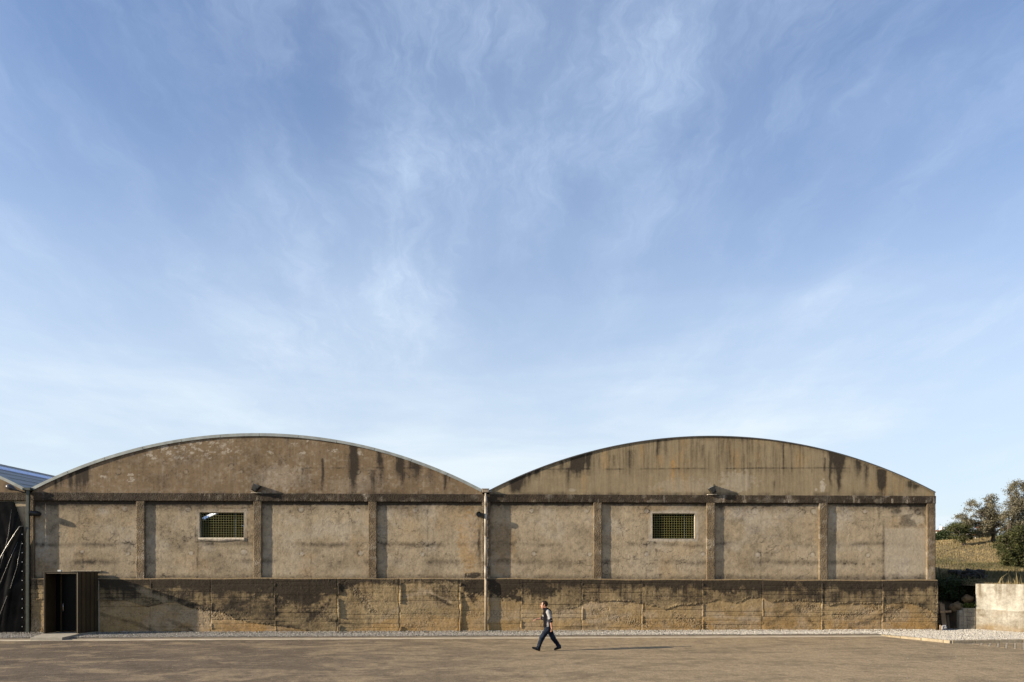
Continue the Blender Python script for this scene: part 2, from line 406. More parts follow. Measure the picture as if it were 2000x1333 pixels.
# raised kerb at the right
M_kerb = concrete('kerb_concrete', (.22, .18, .122), (.29, .245, .175), bump=.4, streak=.1)
kerb = empty('kerb', K0); tag(kerb, kind='structure')
def kerb_run(a, b_, L, h0, h1, w=.16):
    d = (b_-a); tot = d.length; d.normalize(); nn = Vector((-d.y, d.x, 0)); k = 0.0; ang = math.atan2(d.y, d.x)
    i = 0
    while k < tot-.05:
        l = min(L, tot-k); c = a+d*(k+l/2); h = h0+(h1-h0)*(k+l/2)/tot
        mb = MB(); mb.box((c.x, c.y, (-.12+h)/2+random.uniform(-.004, .004)), (l-.012, w, h+.12), Matrix.Rotation(ang+random.uniform(-.008, .008), 3, 'Z'), .018)
        mb.build('kerbstone', M_kerb, kerb); k += L; i += 1
kerb_run(K0, K1, .95, .005, .06); kerb_run(K1+Vector((.03, .07, 0)), K2, 1.0, .06, .06); kerb_run(K2, K2+(K3-K2).normalized()*4, 1.0, .06, .06)

# block paving beside the kerb
M_pav = concrete('paver_brown', (.19, .145, .09), (.25, .195, .125), bump=.4)
M_pav2 = concrete('paver_pale', (.25, .21, .15), (.30, .255, .19), bump=.3)
pav = empty('block_paving', (19, -5.5, -.06)); tag(pav, kind='structure')
mb = MB(); mb.poly([(18.2, -4.95, -.068), (18.95, -7.15, -.068), (20.3, -11, -.068), (21.3, -14.2, -.068), (60, -14.2, -.068), (60, -2, -.068), (34, -3.3, -.068), (21.1, -4.66, -.068)]); 
mb.build('joint_sand', M_channel, pav)
pm = {}
for kind, (lx, ly) in {'brown': (.165, .20), 'pale': (.075, .20)}.items():
    q = MB(); q.box((0, 0, 0), (lx, ly, .05), None, .008); pm[kind] = q.mesh('paver'); pm[kind].materials.append(M_pav if kind == 'brown' else M_pav2)
ang = R(-38.6); e2 = Vector((math.sin(R(38.6)), math.cos(R(38.6)), 0)); e1 = Vector((math.cos(R(38.6)), -math.sin(R(38.6)), 0)); o0 = Vector((18.3, -4.98, 0))
npav = 0
for i in range(-2, 26):
    for j in range(-22, 14):
        for kind, off in (('brown', 0), ('pale', .13)):
            pnt = o0+e1*(i*.26+off)+e2*(j*.212+(.1 if kind == 'pale' else 0))
            lim = 18.35+(-4.93-pnt.y)*.325
            if pnt.x < lim+.1 or pnt.x > 22.3 or pnt.y > -4.92+(pnt.x-18)*.095-.16 or pnt.y < -8.3: continue
            if npav >= 290: continue
            npav += 1
            o = bpy.data.objects.new('paver', pm[kind]); col.objects.link(o); o.parent = pav; o.matrix_parent_inverse = pav.matrix_world.inverted()
            o.location = (pnt.x, pnt.y, -.082+random.uniform(-.003, .004)); o.rotation_euler = (random.uniform(-.01, .01), random.uniform(-.01, .01), ang+random.uniform(-.02, .02))

#PART2
# ================================================================== WAREHOUSE
ware = empty('warehouse', (0, 0, 0))
tag(ware, 'long weathered concrete warehouse with barrel-vaulted gables and a stained plinth', 'warehouse')
YP = .10; YG = .035                                                # plane of the recessed panels and gables
ZB0, ZB1 = 5.845, 6.20                                  # beam
def zled(x): return 2.42-.09*sst(np.asarray(x, float), -6, 19)+.012*np.sin(np.asarray(x, float)*1.7)+.008*np.sin(np.asarray(x, float)*.6+1)
cols_px = [(58, 66), (265.5, 282.5), (494.5, 511), (719.5, 736), (941.5, 957.5), (1159.5, 1175.8), (1380.5, 1397), (1600.5, 1617), (1811, 1827.5)]
cols = [(wx(a), wx(b)) for a, b in cols_px]

def gauss(d, w): return np.exp(-(d/w)**2)
def streak(px, py, x0, y0, y1, w, s, seed=0):
    wob = x0+w*.5*(fbm(py*.06, px*0+seed, seed+3, 3)-.5)*2
    ww = w*(.75+.5*vn(py*.05, px*0, seed+9))
    v = gauss(px-wob, ww)*sst(py, y0-3, y0+2)*(1-sst(py, y0+(y1-y0)*.35, y1+4)*.85)*(py < y1+8)
    tex = .35+1.5*fbm(px*.55, py*.02, seed+40, 4)
    return np.clip(1.15*s*v*tex, 0, 1)
def line_d(px, py, pts):
    d = np.full(px.shape, 1e9)
    for (ax, ay), (bx, by) in zip(pts[:-1], pts[1:]):
        vx, vy = bx-ax, by-ay; L = vx*vx+vy*vy
        t = np.clip(((px-ax)*vx+(py-ay)*vy)/L, 0, 1)
        d = np.minimum(d, np.hypot(px-ax-t*vx, py-ay-t*vy))
    return d
def blob(px, py, x0, y0, rx, ry, seed=0, k=.7):
    q = np.hypot((px-x0)/rx, (py-y0)/ry)+k*(fbm(px*.22, py*.22, seed, 3)-.5)*1.6
    return 1-sst(q, .75, 1.08)

def seg_axis(breaks, res):
    out = [breaks[0]]
    for a, b_ in zip(breaks[:-1], breaks[1:]):
        nseg = max(1, int(math.ceil((b_-a)/res))); out += list(np.linspace(a, b_, nseg+1)[1:])
    return np.array(out)

# --- upper panels, one to a bay, two of them with a grilled window
win_px = {1: (389.5, 475.5, 1001, 1051), 5: (1274, 1357.5, 1003, 1052.5)}
spots = [(244,994,5.5),(368,995,5),(588,996,5),(700,997,4),(811,997,4.8),(1038,998,4.2),(1146,998,4.6),(1263,999,4.6),(1475,999,6.5),(1589,999,5.2),(1689,999,4.6),(1792,1001,4.5),
         (250,1082,4),(373,1081,4.6),(476,1079,6.3),(590,1082,4.6),(704,1081,5.2),(825,1083,4.5),(1043,1082,4.6),(1152,1083,4.4),(1263,1083,4.4),(1373,1083,4.4),(1480,1084,5.2),(1587,1084,4.8),(1695,1085,4.2),(160,1078,4)]
def panel_masks(px, py):
    dark = np.zeros(px.shape); pale = np.zeros(px.shape); och = np.zeros(px.shape)
    und = 9*(fbm(px*.014, px*0, 3, 4)-.5)
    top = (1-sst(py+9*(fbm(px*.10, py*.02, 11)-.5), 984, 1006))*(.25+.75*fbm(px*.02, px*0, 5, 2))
    dark += .75*top+.7*(1-sst(py+2*vn(px*.2, px*0, 44), 983, 991))  # soot under the beam; narrow band also deepens its cast shadow in colour
    # tidemarks where one lift of render met the next
    for y0, w, s, sd in ((1064, 4, .50, 1), (1098, 5, .50, 2)):
        pres = .08+.95*sst(fbm(px*.016, px*0+sd*5, 7+sd, 3), .38, .66)
        dd = py-(y0+und)
        dark += s*pres*gauss(dd, w)*(.35+1.1*fbm(px*.12, py*.12, 12+sd))
        pale += .22*pres*gauss(dd-9, 6)*fbm(px*.05, py*.1, 15+sd)
    # foot of the panels
    foot = sst(py+7*(fbm(px*.12, py*.1, 23)-.5), 1119, 1131)
    dark += .62*foot*(.3+.9*fbm(px*.05, py*.05, 31, 3))
    # blotches, and an overall darkening towards the left end
    dark += .24*sst(fbm(px*.02, py*.03, 51, 5, .6), .50, .74)+.20*sst(fbm(px*.13, py*.13, 53, 4, .65), .50, .70)+.13*(1-sst(px, 150, 760))+.3*sst(fbm(px*.4, py*.4, 57, 3), .74, .82)
    pale += .55*sst(fbm(px*.025+9, py*.03, 61, 5, .6), .50, .75)*(1-sst(py, 1040, 1110)*.5)
    # crack-like lines
    cr = np.abs(fbm(px*.030, py*.045, 71, 4)-.5)
    dark += .5*(1-sst(cr, .004, .014))*sst(fbm(px*.012, py*.02, 77, 2), .52, .66)
    # vertical day joints
    for x0 in (163, 386, 607, 1263, 1486, 1727, 835, 1044):
        wob = x0+2.5*(fbm(py*.08, px*0+x0, 5)-.5)*2
        dark += .26*gauss(px-wob, 1.6)*sst(fbm(py*.05, px*0+x0, 8), .42, .62)+.10*gauss(px-wob, 8)*fbm(px*.1, py*.05, 9)
    for i, (x0, y0, r) in enumerate(spots):
        pale += .85*blob(px, py, x0, y0, r, r*.85, 100+i, .5)
        dark += .45*gauss(np.hypot(px-x0, (py-y0)*1.1)-r*1.15, 1.2)*sst(vn(np.arctan2(py-y0, px-x0)*1.3+i, px*0, i), .35, .6)
    # local features
    och += .55*blob(px, py, 915, 1060, 22, 60, 201, .6)+.35*blob(px, py, 985, 1070, 26, 55, 202, .6)+.2*sst(fbm(px*.02, py*.02, 203), .55, .75)
    dark += .7*streak(px, py, 936, 1035, 1120, 3, .9, 204)
    dark += .8*blob(px, py, 925, 1124, 16, 6, 205, .8)
    r = sst(px, 1724, 1728)*(1-sst(px, 1808, 1811))*sst(py, 1031, 1034)
    pale += .42*r; dark *= (1-.75*r*(py < 1116))
    dark += .55*sst(px, 1710, 1716)*(1-sst(px, 1808, 1812))*(1-sst(py, 1026, 1033))*sst(fbm(px*.06, py*.08, 207, 4), .36, .62)
    dark += .5*gauss(px-1726, 2.5)*sst(py, 1005, 1035)*.8
    dark += .6*gauss(py-1102-2*(vn(px*.3, px*0, 4)-.5), 2.2)*sst(px, 1640, 1650)*(1-sst(px, 1705, 1712))*sst(vn(px*.22, px*0, 6), .4, .6)
    pale += .5*blob(px, py, 1650, 1005, 18, 14, 208, .8)+.35*blob(px, py, 1440, 1006, 40, 16, 209, .9)+.35*blob(px, py, 1540, 1004, 30, 14, 210, .9)
    pale += .3*blob(px, py, 212, 998, 22, 12, 211, .9)
    # new mortar round the windows
    for wpx, s, wd in ((win_px[1], .5, 6), (win_px[5], .9, 5)):
        a, b_, c_, d_ = wpx
        q = np.maximum(np.maximum(a-px, px-b_), np.maximum(c_-py, py-d_))
        pale += s*(1-sst(q+3.5*(fbm(px*.15, py*.15, 220)-.5)*2, wd*.7, wd*1.3))
        dark += .5*gauss(q-wd*1.35, 1.1)*sst(vn(px*.09, py*.09, 8), .45, .6)*(.9 if s < .6 else .2)
    pale += .5*blob(px, py, 78, 1060, 26, 40, 231, .9)*sst(fbm(px*.12, py*.16, 233, 4), .45, .55)
    # water marks under the vent pipe and by the downpipe
    pale += .3*blob(px, py, 966, 1095, 10, 14, 241, 1.2)
    return np.clip(dark, 0, .95), np.clip(pale, 0, .95), np.clip(och, 0, .9)

def make_panel(i, x0, x1):
    zb, zt = 2.30, 5.87
    bx, bz, hole = [x0, x1], [zb, zt], None
    if i in win_px:
        a, b_, c_, d_ = win_px[i]
        hx0, hx1, hz1, hz0 = wx(a, YP), wx(b_, YP), wz(a, c_, YP), wz(a, d_, YP)
        hole = (hx0, hx1, hz0, hz1); bx = [x0, hx0, hx1, x1]; bz = [zb, hz0, hz1, zt]
    X = seg_axis(bx, .03); Z = seg_axis(bz, .03)
    P = np.zeros((len(X), len(Z), 3)); P[..., 0] = X[:, None]; P[..., 2] = Z[None]
    XX, ZZ = P[..., 0], P[..., 2]
    P[..., 1] = YP+.012*(fbm(XX*.9, ZZ*.9, 300+i, 3)-.5)+.006*(fbm(XX*5, ZZ*5, 310+i, 3)-.5)
    px, py = to_px(XX, YP, ZZ)
    dk, pl_, oc = panel_masks(px, py)
    skip = None
    if hole:
        cx, cz = (X[:-1]+X[1:])/2, (Z[:-1]+Z[1:])/2
        skip = ((cx[:, None] > hole[0]) & (cx[:, None] < hole[1]) & (cz[None] > hole[2]) & (cz[None] < hole[3]))
    o = sheet('wall_panel', P, M_panel, ware, {'dark': dk, 'pale': pl_, 'ochre': oc}, skip=skip)
    mb = MB()                                            # inner face of the same wall
    yi = .36
    if hole:
        a, b_, c_, d_ = hole
        for (u0, u1, w0, w1) in ((x0, a, zb, zt), (b_, x1, zb, zt), (a, b_, zb, c_), (a, b_, d_, zt)):
            mb.poly([(u0, yi, w0), (u0, yi, w1), (u1, yi, w1), (u1, yi, w0)])
    else: mb.poly([(x0, yi, zb), (x0, yi, zt), (x1, yi, zt), (x1, yi, zb)])
    mb.build('inner_face', M_panel, o)
    return hole
for i in range(8):
    x0, x1 = cols[i][1]-.01, cols[i+1][0]+.01
    hole = make_panel(i, x0, x1)
    if hole:
        a, b_, c_, d_ = hole; e = .002
        win = empty('window', ((a+b_)/2, YP, c_)); win.parent = ware; win.matrix_parent_inverse = ware.matrix_world.inverted()
        mb = MB()
        y0, y1 = YP-.006, .36
        mb.poly([(a, y0, c_), (a, y0, d_), (a, y1, d_), (a, y1, c_)]); mb.poly([(b_, y0, c_), (b_, y1, c_), (b_, y1, d_), (b_, y0, d_)])
        mb.poly([(a, y0, c_), (a, y1, c_), (b_, y1, c_), (b_, y0, c_)]); mb.poly([(a, y0, d_), (b_, y0, d_), (b_, y1, d_), (a, y1, d_)])
        rv = mb.build('window_reveal', concrete('reveal_mortar', (.40, .34, .26), (.46, .40, .31)), win)
        if i == 1:
            nxs = 26; P = []
            P = np.zeros((nxs, 5, 3)); U = np.linspace(a-.03, b_+.05, nxs)
            dr = .10+.05*fbm(U*2.2, U*0, 4, 3)+.06*sst(-np.abs(U-(a+b_)/2+.1), -.9, 0)
            for j, (yy, zz) in enumerate(((YP+.1, 0), (YP-.035, -.004), (YP-.04, -.05), (YP-.03, None), (YP+.02, None))):
                P[:, j, 0] = U; P[:, j, 1] = yy; P[:, j, 2] = c_+.012+(zz if zz is not None else 0)-(dr if zz is None else 0)
            sheet('sill', P, concrete('sill_mortar', (.46, .39, .29), (.54, .47, .37)), win, flip=True, smooth=False)
        mb = MB(); yg = .215; nx_, nz_ = 17, 10; w = .0135
        px_ = np.linspace(a+.012, b_-.012, nx_+1); pz_ = np.linspace(c_+.03, d_-.035, nz_+1)
        for x in px_: mb.box((x, yg, (c_+d_)/2), (w, w, d_-c_-.01))
        gv = mb.build('vertical_bars', None, win)
        mb2 = MB()
        for z in pz_: mb2.box(((a+b_)/2, yg-.021, z), (b_-a-.01, w, w))
        gh = mb2.build('horizontal_bars', None, win)
        mg, ntg, bg_ = material('olive_yellow_bar'); pg = ntg.pos()
        cg = ntg.mix(ntg.ramp(ntg.noise(pg, 5, 5), .3, .7), (.155, .130, .036, 1), (.135, .145, .045, 1)); cg = ntg.mix(ntg.ramp(ntg.noise(pg, 14, 4), .58, .7), cg, (.12, .05, .015, 1))
        ntg.put(bg_.inputs['Base Color'], cg); bg_.inputs['Roughness'].default_value = .6
        for g in (gv, gh): g.data.materials.clear(); g.data.materials.append(mg)
        mf = MB(); t = .03; yf = .30
        mf.box(((a+b_)/2, yf, c_+t/2+.002), (b_-a-.004, .03, t)); mf.box(((a+b_)/2, yf, d_-t/2-.002), (b_-a-.004, .03, t))
        for x in (a+t/2+.003, b_-t/2-.003, a+(b_-a)*.78): mf.box((x, yf+.001, (c_+d_)/2), (t, .028, d_-c_-.07))
        mf.build('window_frame', simple('grey_blue_frame', (.10, .12, .13), .5), win)

# --- gables with their arched tops
halls = [dict(x0=wx(62), x1=wx(942), zc=8.86, zf=6.39, m=M_gableL), dict(x0=wx(955.5), x1=wx(1827.5), zc=8.895, zf=6.375, m=M_gableR)]
span = halls[0]['x1']-halls[0]['x0']
halls.insert(0, dict(x0=wx(47.5)-span, x1=wx(47.5), zc=8.86, zf=6.39, m=M_gableL))
for h in halls:
    h['c'] = (h['x0']+h['x1'])/2; hc = (h['x1']-h['x0'])/2; s = h['zc']-h['zf']
    h['R'] = (hc*hc+s*s)/(2*s); h['h'] = hc
def arc_z(h, x, r=0.0):
    d = np.clip(np.asarray(x, float)-h['c'], -h['h'], h['h'])
    return h['zc']-h['R']+np.sqrt((h['R']+r)**2-d*d)
flecks = [(365,858),(335,865),(320,875),(343,875),(372,868),(390,866),(412,866),(382,876),(432,872),(448,882),(405,887),(375,885),(330,883),(300,895),(295,890),(348,893),(303,895),(200,930),(205,932),(255,928),(258,938),(258,950),(288,888),(525,884),(590,884),(700,884),(706,887),(655,881),(640,880),(575,868),(603,860),(488,913),(410,894),(330,888),(355,893)]
def gable_masks(px, py, right, ztop_py):
    dark = np.zeros(px.shape); pale = np.zeros(px.shape); och = np.zeros(px.shape)
    if not right:
        for i, a in enumerate([(690,871,966,7,1.5),(694,868,930,4,1.3),(740,880,912,3.5,1.0),(744,895,965,6,.45),(780,893,930,7,1.2),(786,905,960,5,.6),(806,900,925,10,.7),(816,905,935,7,.7),(870,926,964,2.6,1.0),(878,927,940,2.2,.8),(630,896,962,2.8,1.0),(727,918,962,5,.55),(161,910,964,9,1.0),(150,916,960,5,.7),(138,922,960,4,.9),(168,912,945,4,.7),(120,930,955,6,.6),(108,938,958,4,.6),(840,915,950,8,.35),(560,852,870,4,.4)]):
            dark += streak(px, py, *a, seed=300+i)
        for i, (x0, y0) in enumerate(flecks):
            r = random.Random(i).uniform(2.0, 4.6)
            pale += 1.1*blob(px, py, x0, y0, r*1.5, r*.85, 330+i, 1.4)*sst(fbm(px*.35, py*.5, 360+i, 3), .36, .5)
        pale += .85*sst(fbm(px*.20, py*.30, 400, 4, .6), .60, .66)*gauss(py-876, 22)*sst(px, 260, 330)*(1-sst(px, 420, 520))
        pale += .30*blob(px, py, 545, 935, 60, 26, 402, 1.0)+.22*blob(px, py, 700, 945, 60, 20, 403, 1.0)
        pale += .45*(sst(px, 509, 512)*(1-sst(px, 520, 560)))*gauss(py-932, 14)*sst(fbm(px*.1, py*.1, 405), .4, .6)
        for x0, y0, r in ((231,922,6),(363,922,5),(471,921,4),(586,921,6),(699,922,5),(452,912,6),(322,905,4)):
            q = np.hypot(px-x0, py-y0); dark += .6*gauss(q-r, 1.1)*sst(vn(np.arctan2(py-y0, px-x0)*1.5+x0, px*0, 2), .3, .5); pale += .28*gauss(q, r*.75)
        seam = 914.5+1.5*(fbm(px*.03, px*0, 9)-.5)
        dark += .42*gauss(py-seam, 1.2)*sst(px, 560, 590)*sst(vn(px*.05, px*0, 3), .25, .5)+.2*gauss(py-(912+2*vn(px*.05, px*0, 2)), 1)*sst(px, 265, 270)*(1-sst(px, 300, 330))
        dark += .30*gauss(px-268, 1.2)*sst(py, 912, 916)
        dark += .25*sst(fbm(px*.02, py*.03, 420, 5, .6), .52, .72)
        pale += .12*sst(fbm(px*.35, py*.03, 421, 4), .58, .74)+.2*sst(fbm(px*.15, py*.18, 423, 4), .55, .7); dark += .35*sst(fbm(px*.4, py*.4, 425, 3), .66, .76)+.14*sst(fbm(px*.3, py*.02, 427, 4), .52, .7)
    else:
        for i, a in enumerate([(1000,925,966,5,1.2),(1008,922,966,5,1.3),(1014,928,966,3,1.1),(1022,918,962,6,.8),(1033,915,950,4,.7),(1050,914,932,4,.9),(1045,918,930,3,.6),(1098,900,920,4,.6),(1117,892,925,4,1.2),(1124,890,928,4,1.3),(1133,887,926,5,1.4),(1140,886,920,3,1.0),(1150,882,922,4.5,1.5),(1110,915,960,3,.5),(1198,890,918,4,.5),(1232,880,935,8,.35),(1285,860,905,4,.6),(1300,858,900,3,.5),(1372,870,900,2.5,.5),
                  (1622,880,966,4,1.0),(1634,884,930,6,1.2),(1641,886,928,5,1.5),(1638,915,966,3,1.2),(1648,888,915,4,.9),(1611,895,925,2,.7),(1678,903,930,4,.7),(1690,908,960,5,.55),(1720,918,966,5,1.4),(1727,920,960,4,1.0),(1672,900,925,5,.5),(1780,940,955,6,.8),(1790,948,958,5,.7),(1465,905,960,3,.4),(1410,860,900,3,.4),(1425,862,915,3,.35),(1530,870,930,3,.35),(1512,940,962,3,.4)]):
            dark += streak(px, py, *a, seed=500+i)
        dark += .42*sst(fbm(px*.30, py*.012, 540, 5, .65), .48, .70)*(1-sst(py, 900, 935)*.6)
        seam = 917-.004*(px-1000)+2.2*(fbm(px*.025, px*0, 19)-.5)
        pres = sst(vn(px*.03, px*0, 4), .2, .5)
        dark += pres*.62*gauss(py-seam, 1.4)*(.2+1.2*fbm(px*.2, px*0, 6))+pres*.22*gauss(py-seam-5, 5)*sst(fbm(px*.15, py*.02, 29, 3), .4, .7)
        pale += .42*blob(px, py, 1440, 940, 35, 22, 545, .9)+.25*blob(px, py, 1340, 950, 60, 16, 546, .9)
        pale += .9*blob(px, py, 1607, 950, 5, 12, 547, 1.0)+.8*blob(px, py, 1594, 957, 3, 3, 548, .3)+.5*blob(px, py, 1118, 957, 6, 3, 549, 1.0)
        och += .55*streak(px, py, 1315, 900, 950, 3, 1.0, 551)+.5*streak(px, py, 1255, 870, 905, 4, .8, 552)+.4*streak(px, py, 1290, 890, 915, 8, .7, 553)+.25*sst(fbm(px*.05, py*.02, 554), .55, .75)
    edge = py-ztop_py
    dark += .35*(1-sst(edge, 1, 6+6*fbm(px*.08, px*0, 61)))*sst(fbm(px*.04, px*0, 63, 3), .45, .65)
    dark += .5*sst(py+4*(fbm(px*.15, px*0, 65)-.5), 959, 966)*sst(fbm(px*.03, px*0, 67, 3), .4, .7)
    return np.clip(dark, 0, .95), np.clip(pale, 0, .9), np.clip(och, 0, .8)
for gi, h in enumerate(halls):
    X = seg_axis([h['x0'], h['x1']], .035 if gi else .2)
    top = arc_z(h, X)-.035; bot = 6.15
    nv = 90 if gi else 20
    vv = np.linspace(0, 1, nv)
    P = np.zeros((len(X), nv, 3)); P[..., 0] = X[:, None]; P[..., 2] = bot+(np.maximum(top, bot+.02)-bot)[:, None]*vv[None]
    P[..., 1] = YG+.012*(fbm(P[..., 0]*.7, P[..., 2]*.7, 600+gi, 3)-.5)
    px, py = to_px(P[..., 0], YG, P[..., 2]); tp = to_px(X, YG, top)[1][:, None]
    dk, pl_, oc = gable_masks(px, py, gi == 2, tp)
    if gi == 0: pl_ *= 0; oc *= 0; dk = np.clip(.5*sst(fbm(px*.05, py*.02, 9), .45, .7), 0, 1)
    g = sheet('gable_wall', P, h['m'], ware, {'dark': dk, 'pale': pl_, 'ochre': oc})
    Pb = P[::8].copy() if gi else P.copy(); Pb[..., 1] = .36
    sheet('inner_face', Pb, h['m'], g, flip=True)

# --- roughcast frame: beam and columns
def rough(P, N, amp, seed, f1=6.0):
    n = fbm(P[..., 0]*f1+P[..., 1]*3.1, P[..., 2]*f1+P[..., 1]*4.7, seed, 4, .6)-.5
    return P+N*(amp*n)[..., None]
def frame_masks(P, beam):
    px, py = to_px(P[..., 0], P[..., 1], P[..., 2])
    d = .30*sst(fbm(px*.05, py*.08, 700, 4), .45, .68); p_ = .35*sst(fbm(px*.07, py*.1, 710, 4), .55, .75)
    if beam:
        d = d+.22+.4*sst(fbm(px*.02, py*0, 720, 3), .4, .65)-.25*sst(px, 1000, 1500); p_ = p_+.6*sst(fbm(px*.25, py*.05, 725, 4), .66, .76)*sst(fbm(px*.02, py*0, 727, 2), .45, .6)
    else: d = d+.5*(1-sst(py, 985, 1010))*.6-.15*sst(px, 1000, 1500)
    return np.clip(d, 0, .9), np.clip(p_, 0, .8), np.zeros_like(d)
def prism_sheet(name, ring, axis_pts, axis, m, parent, seed, amp, beam):
    """ring: list of (a, b, na, nb) across; swept along axis ('x' or 'z')"""
    ring = np.array(ring, float); T = np.asarray(axis_pts, float)
    P = np.zeros((len(T), len(ring), 3)); N = np.zeros_like(P)
    if axis == 'x':
        P[..., 0] = T[:, None]; P[..., 1] = ring[None, :, 0]; P[..., 2] = ring[None, :, 1]; N[..., 1] = ring[None, :, 2]; N[..., 2] = ring[None, :, 3]
    else:
        P[..., 2] = T[:, None]; P[..., 0] = ring[None, :, 0]; P[..., 1] = ring[None, :, 1]; N[..., 0] = ring[None, :, 2]; N[..., 1] = ring[None, :, 3]
    P = rough(P, N, amp, seed)
    a, b_, c_ = frame_masks(P, beam)
    return sheet(name, P, m, parent, {'dark': a, 'pale': b_, 'ochre': c_}, flip=(axis == 'x') is False)
def ring_path(pts, res, rad=.012):
    """open polyline with 90-degree corners -> dense points with outward normals (left of travel)"""
    out = []
    for (a, b_) in zip(pts[:-1], pts[1:]):
        a, b_ = np.array(a), np.array(b_); d = b_-a; L = np.hypot(*d); d = d/L; nn = np.array((-d[1], d[0]))
        n = max(1, int(L/res))
        for t in np.linspace(0, 1, n+1):
            q = a+d*np.clip(t*L, rad if len(out) else 0, L-rad); out.append((q[0], q[1], nn[0], nn[1]))
    return out
beam_spans = [(wx(47.5)-span, wx(56)), (wx(57), wx(948)), (wx(949.5), wx(1827.8))]
for i, (a, b_) in enumerate(beam_spans):
    ring = ring_path([(YP+.03, ZB0), (-.010, ZB0), (-.010, ZB1), (YP+.03, ZB1)], .04)
    ring = [(r[0], r[1], r[2], r[3]) for r in ring]
    prism_sheet('beam', ring, seg_axis([a, b_], .04), 'x', M_beam, ware, 800+i, .028, True)
for i, (a, b_) in enumerate(cols):
    ring = ring_path([(b_, YP+.03), (b_, 0), (a, 0), (a, YP+.03)], .04)
    ring = [(r[0], r[1], -r[2]*-1, -r[3]*-1) for r in ring]
    z0 = 2.25
    prism_sheet('column', ring, seg_axis([z0, ZB0+.004], .04), 'z', M_frame, ware, 820+i, .022, False)
# end wall of the right hall and the party side on the far left, back walls
mb = MB(); xr = wx(1827.5)-.01
mb.box((xr-.13, 22.7, 3.2), (.26, 44.7, 6.3)); mb.build('side_wall', M_frame, ware)
mb = MB(); mb.box((halls[0]['x0']+.13, 22.7, 3.2), (.26, 44.7, 6.3)); mb.build('side_wall', M_frame, ware)
for h in halls:
    mb = MB(); X = np.linspace(h['x0'], h['x1'], 25); Zt = arc_z(h, X)-.05
    for a, b_, za, zb in zip(X[:-1], X[1:], Zt[:-1], Zt[1:]):
        mb.poly([(a, 45, -.1), (a, 45, za), (b_, 45, zb), (b_, 45, -.1)]); mb.poly([(a, 45.25, -.1), (b_, 45.25, -.1), (b_, 45.25, zb), (a, 45.25, za)])
    mb.build('back_wall', M_panel, ware)
# front wall of the left hall behind the tarpaulin
mb = MB(); mb.box(((beam_spans[0][0]+beam_spans[0][1])/2, YP+.13, 2.95), (span, .26, 5.9)); mb.build('wall_panel', M_panel, ware)

# --- vaulted roofs
m, nt, b = material('fibre_cement_roof'); p = nt.pos()
c = nt.mix(nt.ramp(nt.noise(nt.mapped(p, (3, .25, 1)), 1.5, 5), .3, .7), (.20, .195, .19, 1), (.28, .275, .27, 1))
nt.put(b.inputs['Base Color'], c); b.inputs['Roughness'].default_value = .6; M_roof = m
m, nt, b = material('translucent_sheet'); b.inputs['Base Color'].default_value = (.40, .50, .78, 1); b.inputs['Roughness'].default_value = .35
b.inputs['Transmission Weight'].default_value = .12; M_trans = m
m, nt, b = material('milky_roof_light'); tl = nt.node('ShaderNodeBsdfTranslucent', {0: (.85, .88, .92, 1)}); nt.l.new(tl.outputs[0], nt.n['Material Output'].inputs[0]); M_clear = m
M_edge2 = simple('roof_edge_dark', (.05, .05, .05), .6)
def shell(h, r0, r1, y0, y1, a0=None, a1=None, n=60):
    am = math.asin(h['h']/h['R']); a0 = -am if a0 is None else a0; a1 = am if a1 is None else a1
    A = np.linspace(a0, a1, n+1); zc = h['zc']-h['R']; mb = MB(); vs = []
    for y in (y0, y1):
        for r in (h['R']+r0, h['R']+r1):
            for a in A: vs.append((h['c']+r*math.sin(a), y, zc+r*math.cos(a)))
    k = n+1; fs = []
    for i in range(n):
        fs += [(k+i, k+i+1, 3*k+i+1, 3*k+i), (i+1, i, 2*k+i, 2*k+i+1), (i, i+1, k+i+1, k+i), (2*k+i+1, 2*k+i, 3*k+i, 3*k+i+1)]
    fs += [(0, k, 3*k, 2*k), (n, 2*k+n, 3*k+n, k+n)]
    mb.add(vs, fs); return mb
am0 = math.asin(halls[0]['h']/halls[0]['R'])
for i, h in enumerate(halls):
    if i == 1:
        am = math.asin(h['h']/h['R']); aa = R(-24.6); mbr = shell(h, -.06, 0.0, 0.0, 45.3, aa, am)
        cuts = [0.0, 17.5, 18.4, 25.4, 26.6, 45.3]
        for k in (0, 2, 4):
            q = shell(h, -.06, 0.0, cuts[k], cuts[k+1], -am, aa, 6); mbr.add(q.v, q.f)
        rf = mbr.build('roof', M_roof, ware)
    else: rf = shell(h, -.06 if i < 2 else -.035, 0.0, -.0, 45.3).build('roof', M_roof, ware)
    if i == 2: rf.data.materials.clear(); rf.data.materials.append(M_roof)
    if i < 2:                                            # galvanised edge strip in lengths
        n = 12
        am = math.asin(h['h']/h['R'])
        for k in range(n):
            a0 = -am+2*am*k/n; a1 = -am+2*am*(k+1)/n-.0008
            shell(h, -.105+random.uniform(-.006, .006), .022, -.018-random.uniform(0, .006), .35, a0, a1, 8).build('edge_strip', M_steel, rf)
    else:
        shell(h, -.03, .012, -.012, .3).build('edge_strip', M_edge2, rf)
    if i == 0:
        shell(h, .002, .03, .3, 45, R(18.2), R(20.6), 6).build('skylight_strip', M_trans, rf)
        for a in np.linspace(R(12), R(26.5), 9): shell(h, .001, .02, .35, 45, a, a+.0016, 1).build('sheet_lap', M_steel, rf)
    if i == 1:
        for y0, y1 in ((17.4, 18.5), (25.3, 26.7)): shell(h, .003, .008, y0, y1, -am, R(-24.5), 4).build('skylight', M_clear, rf)
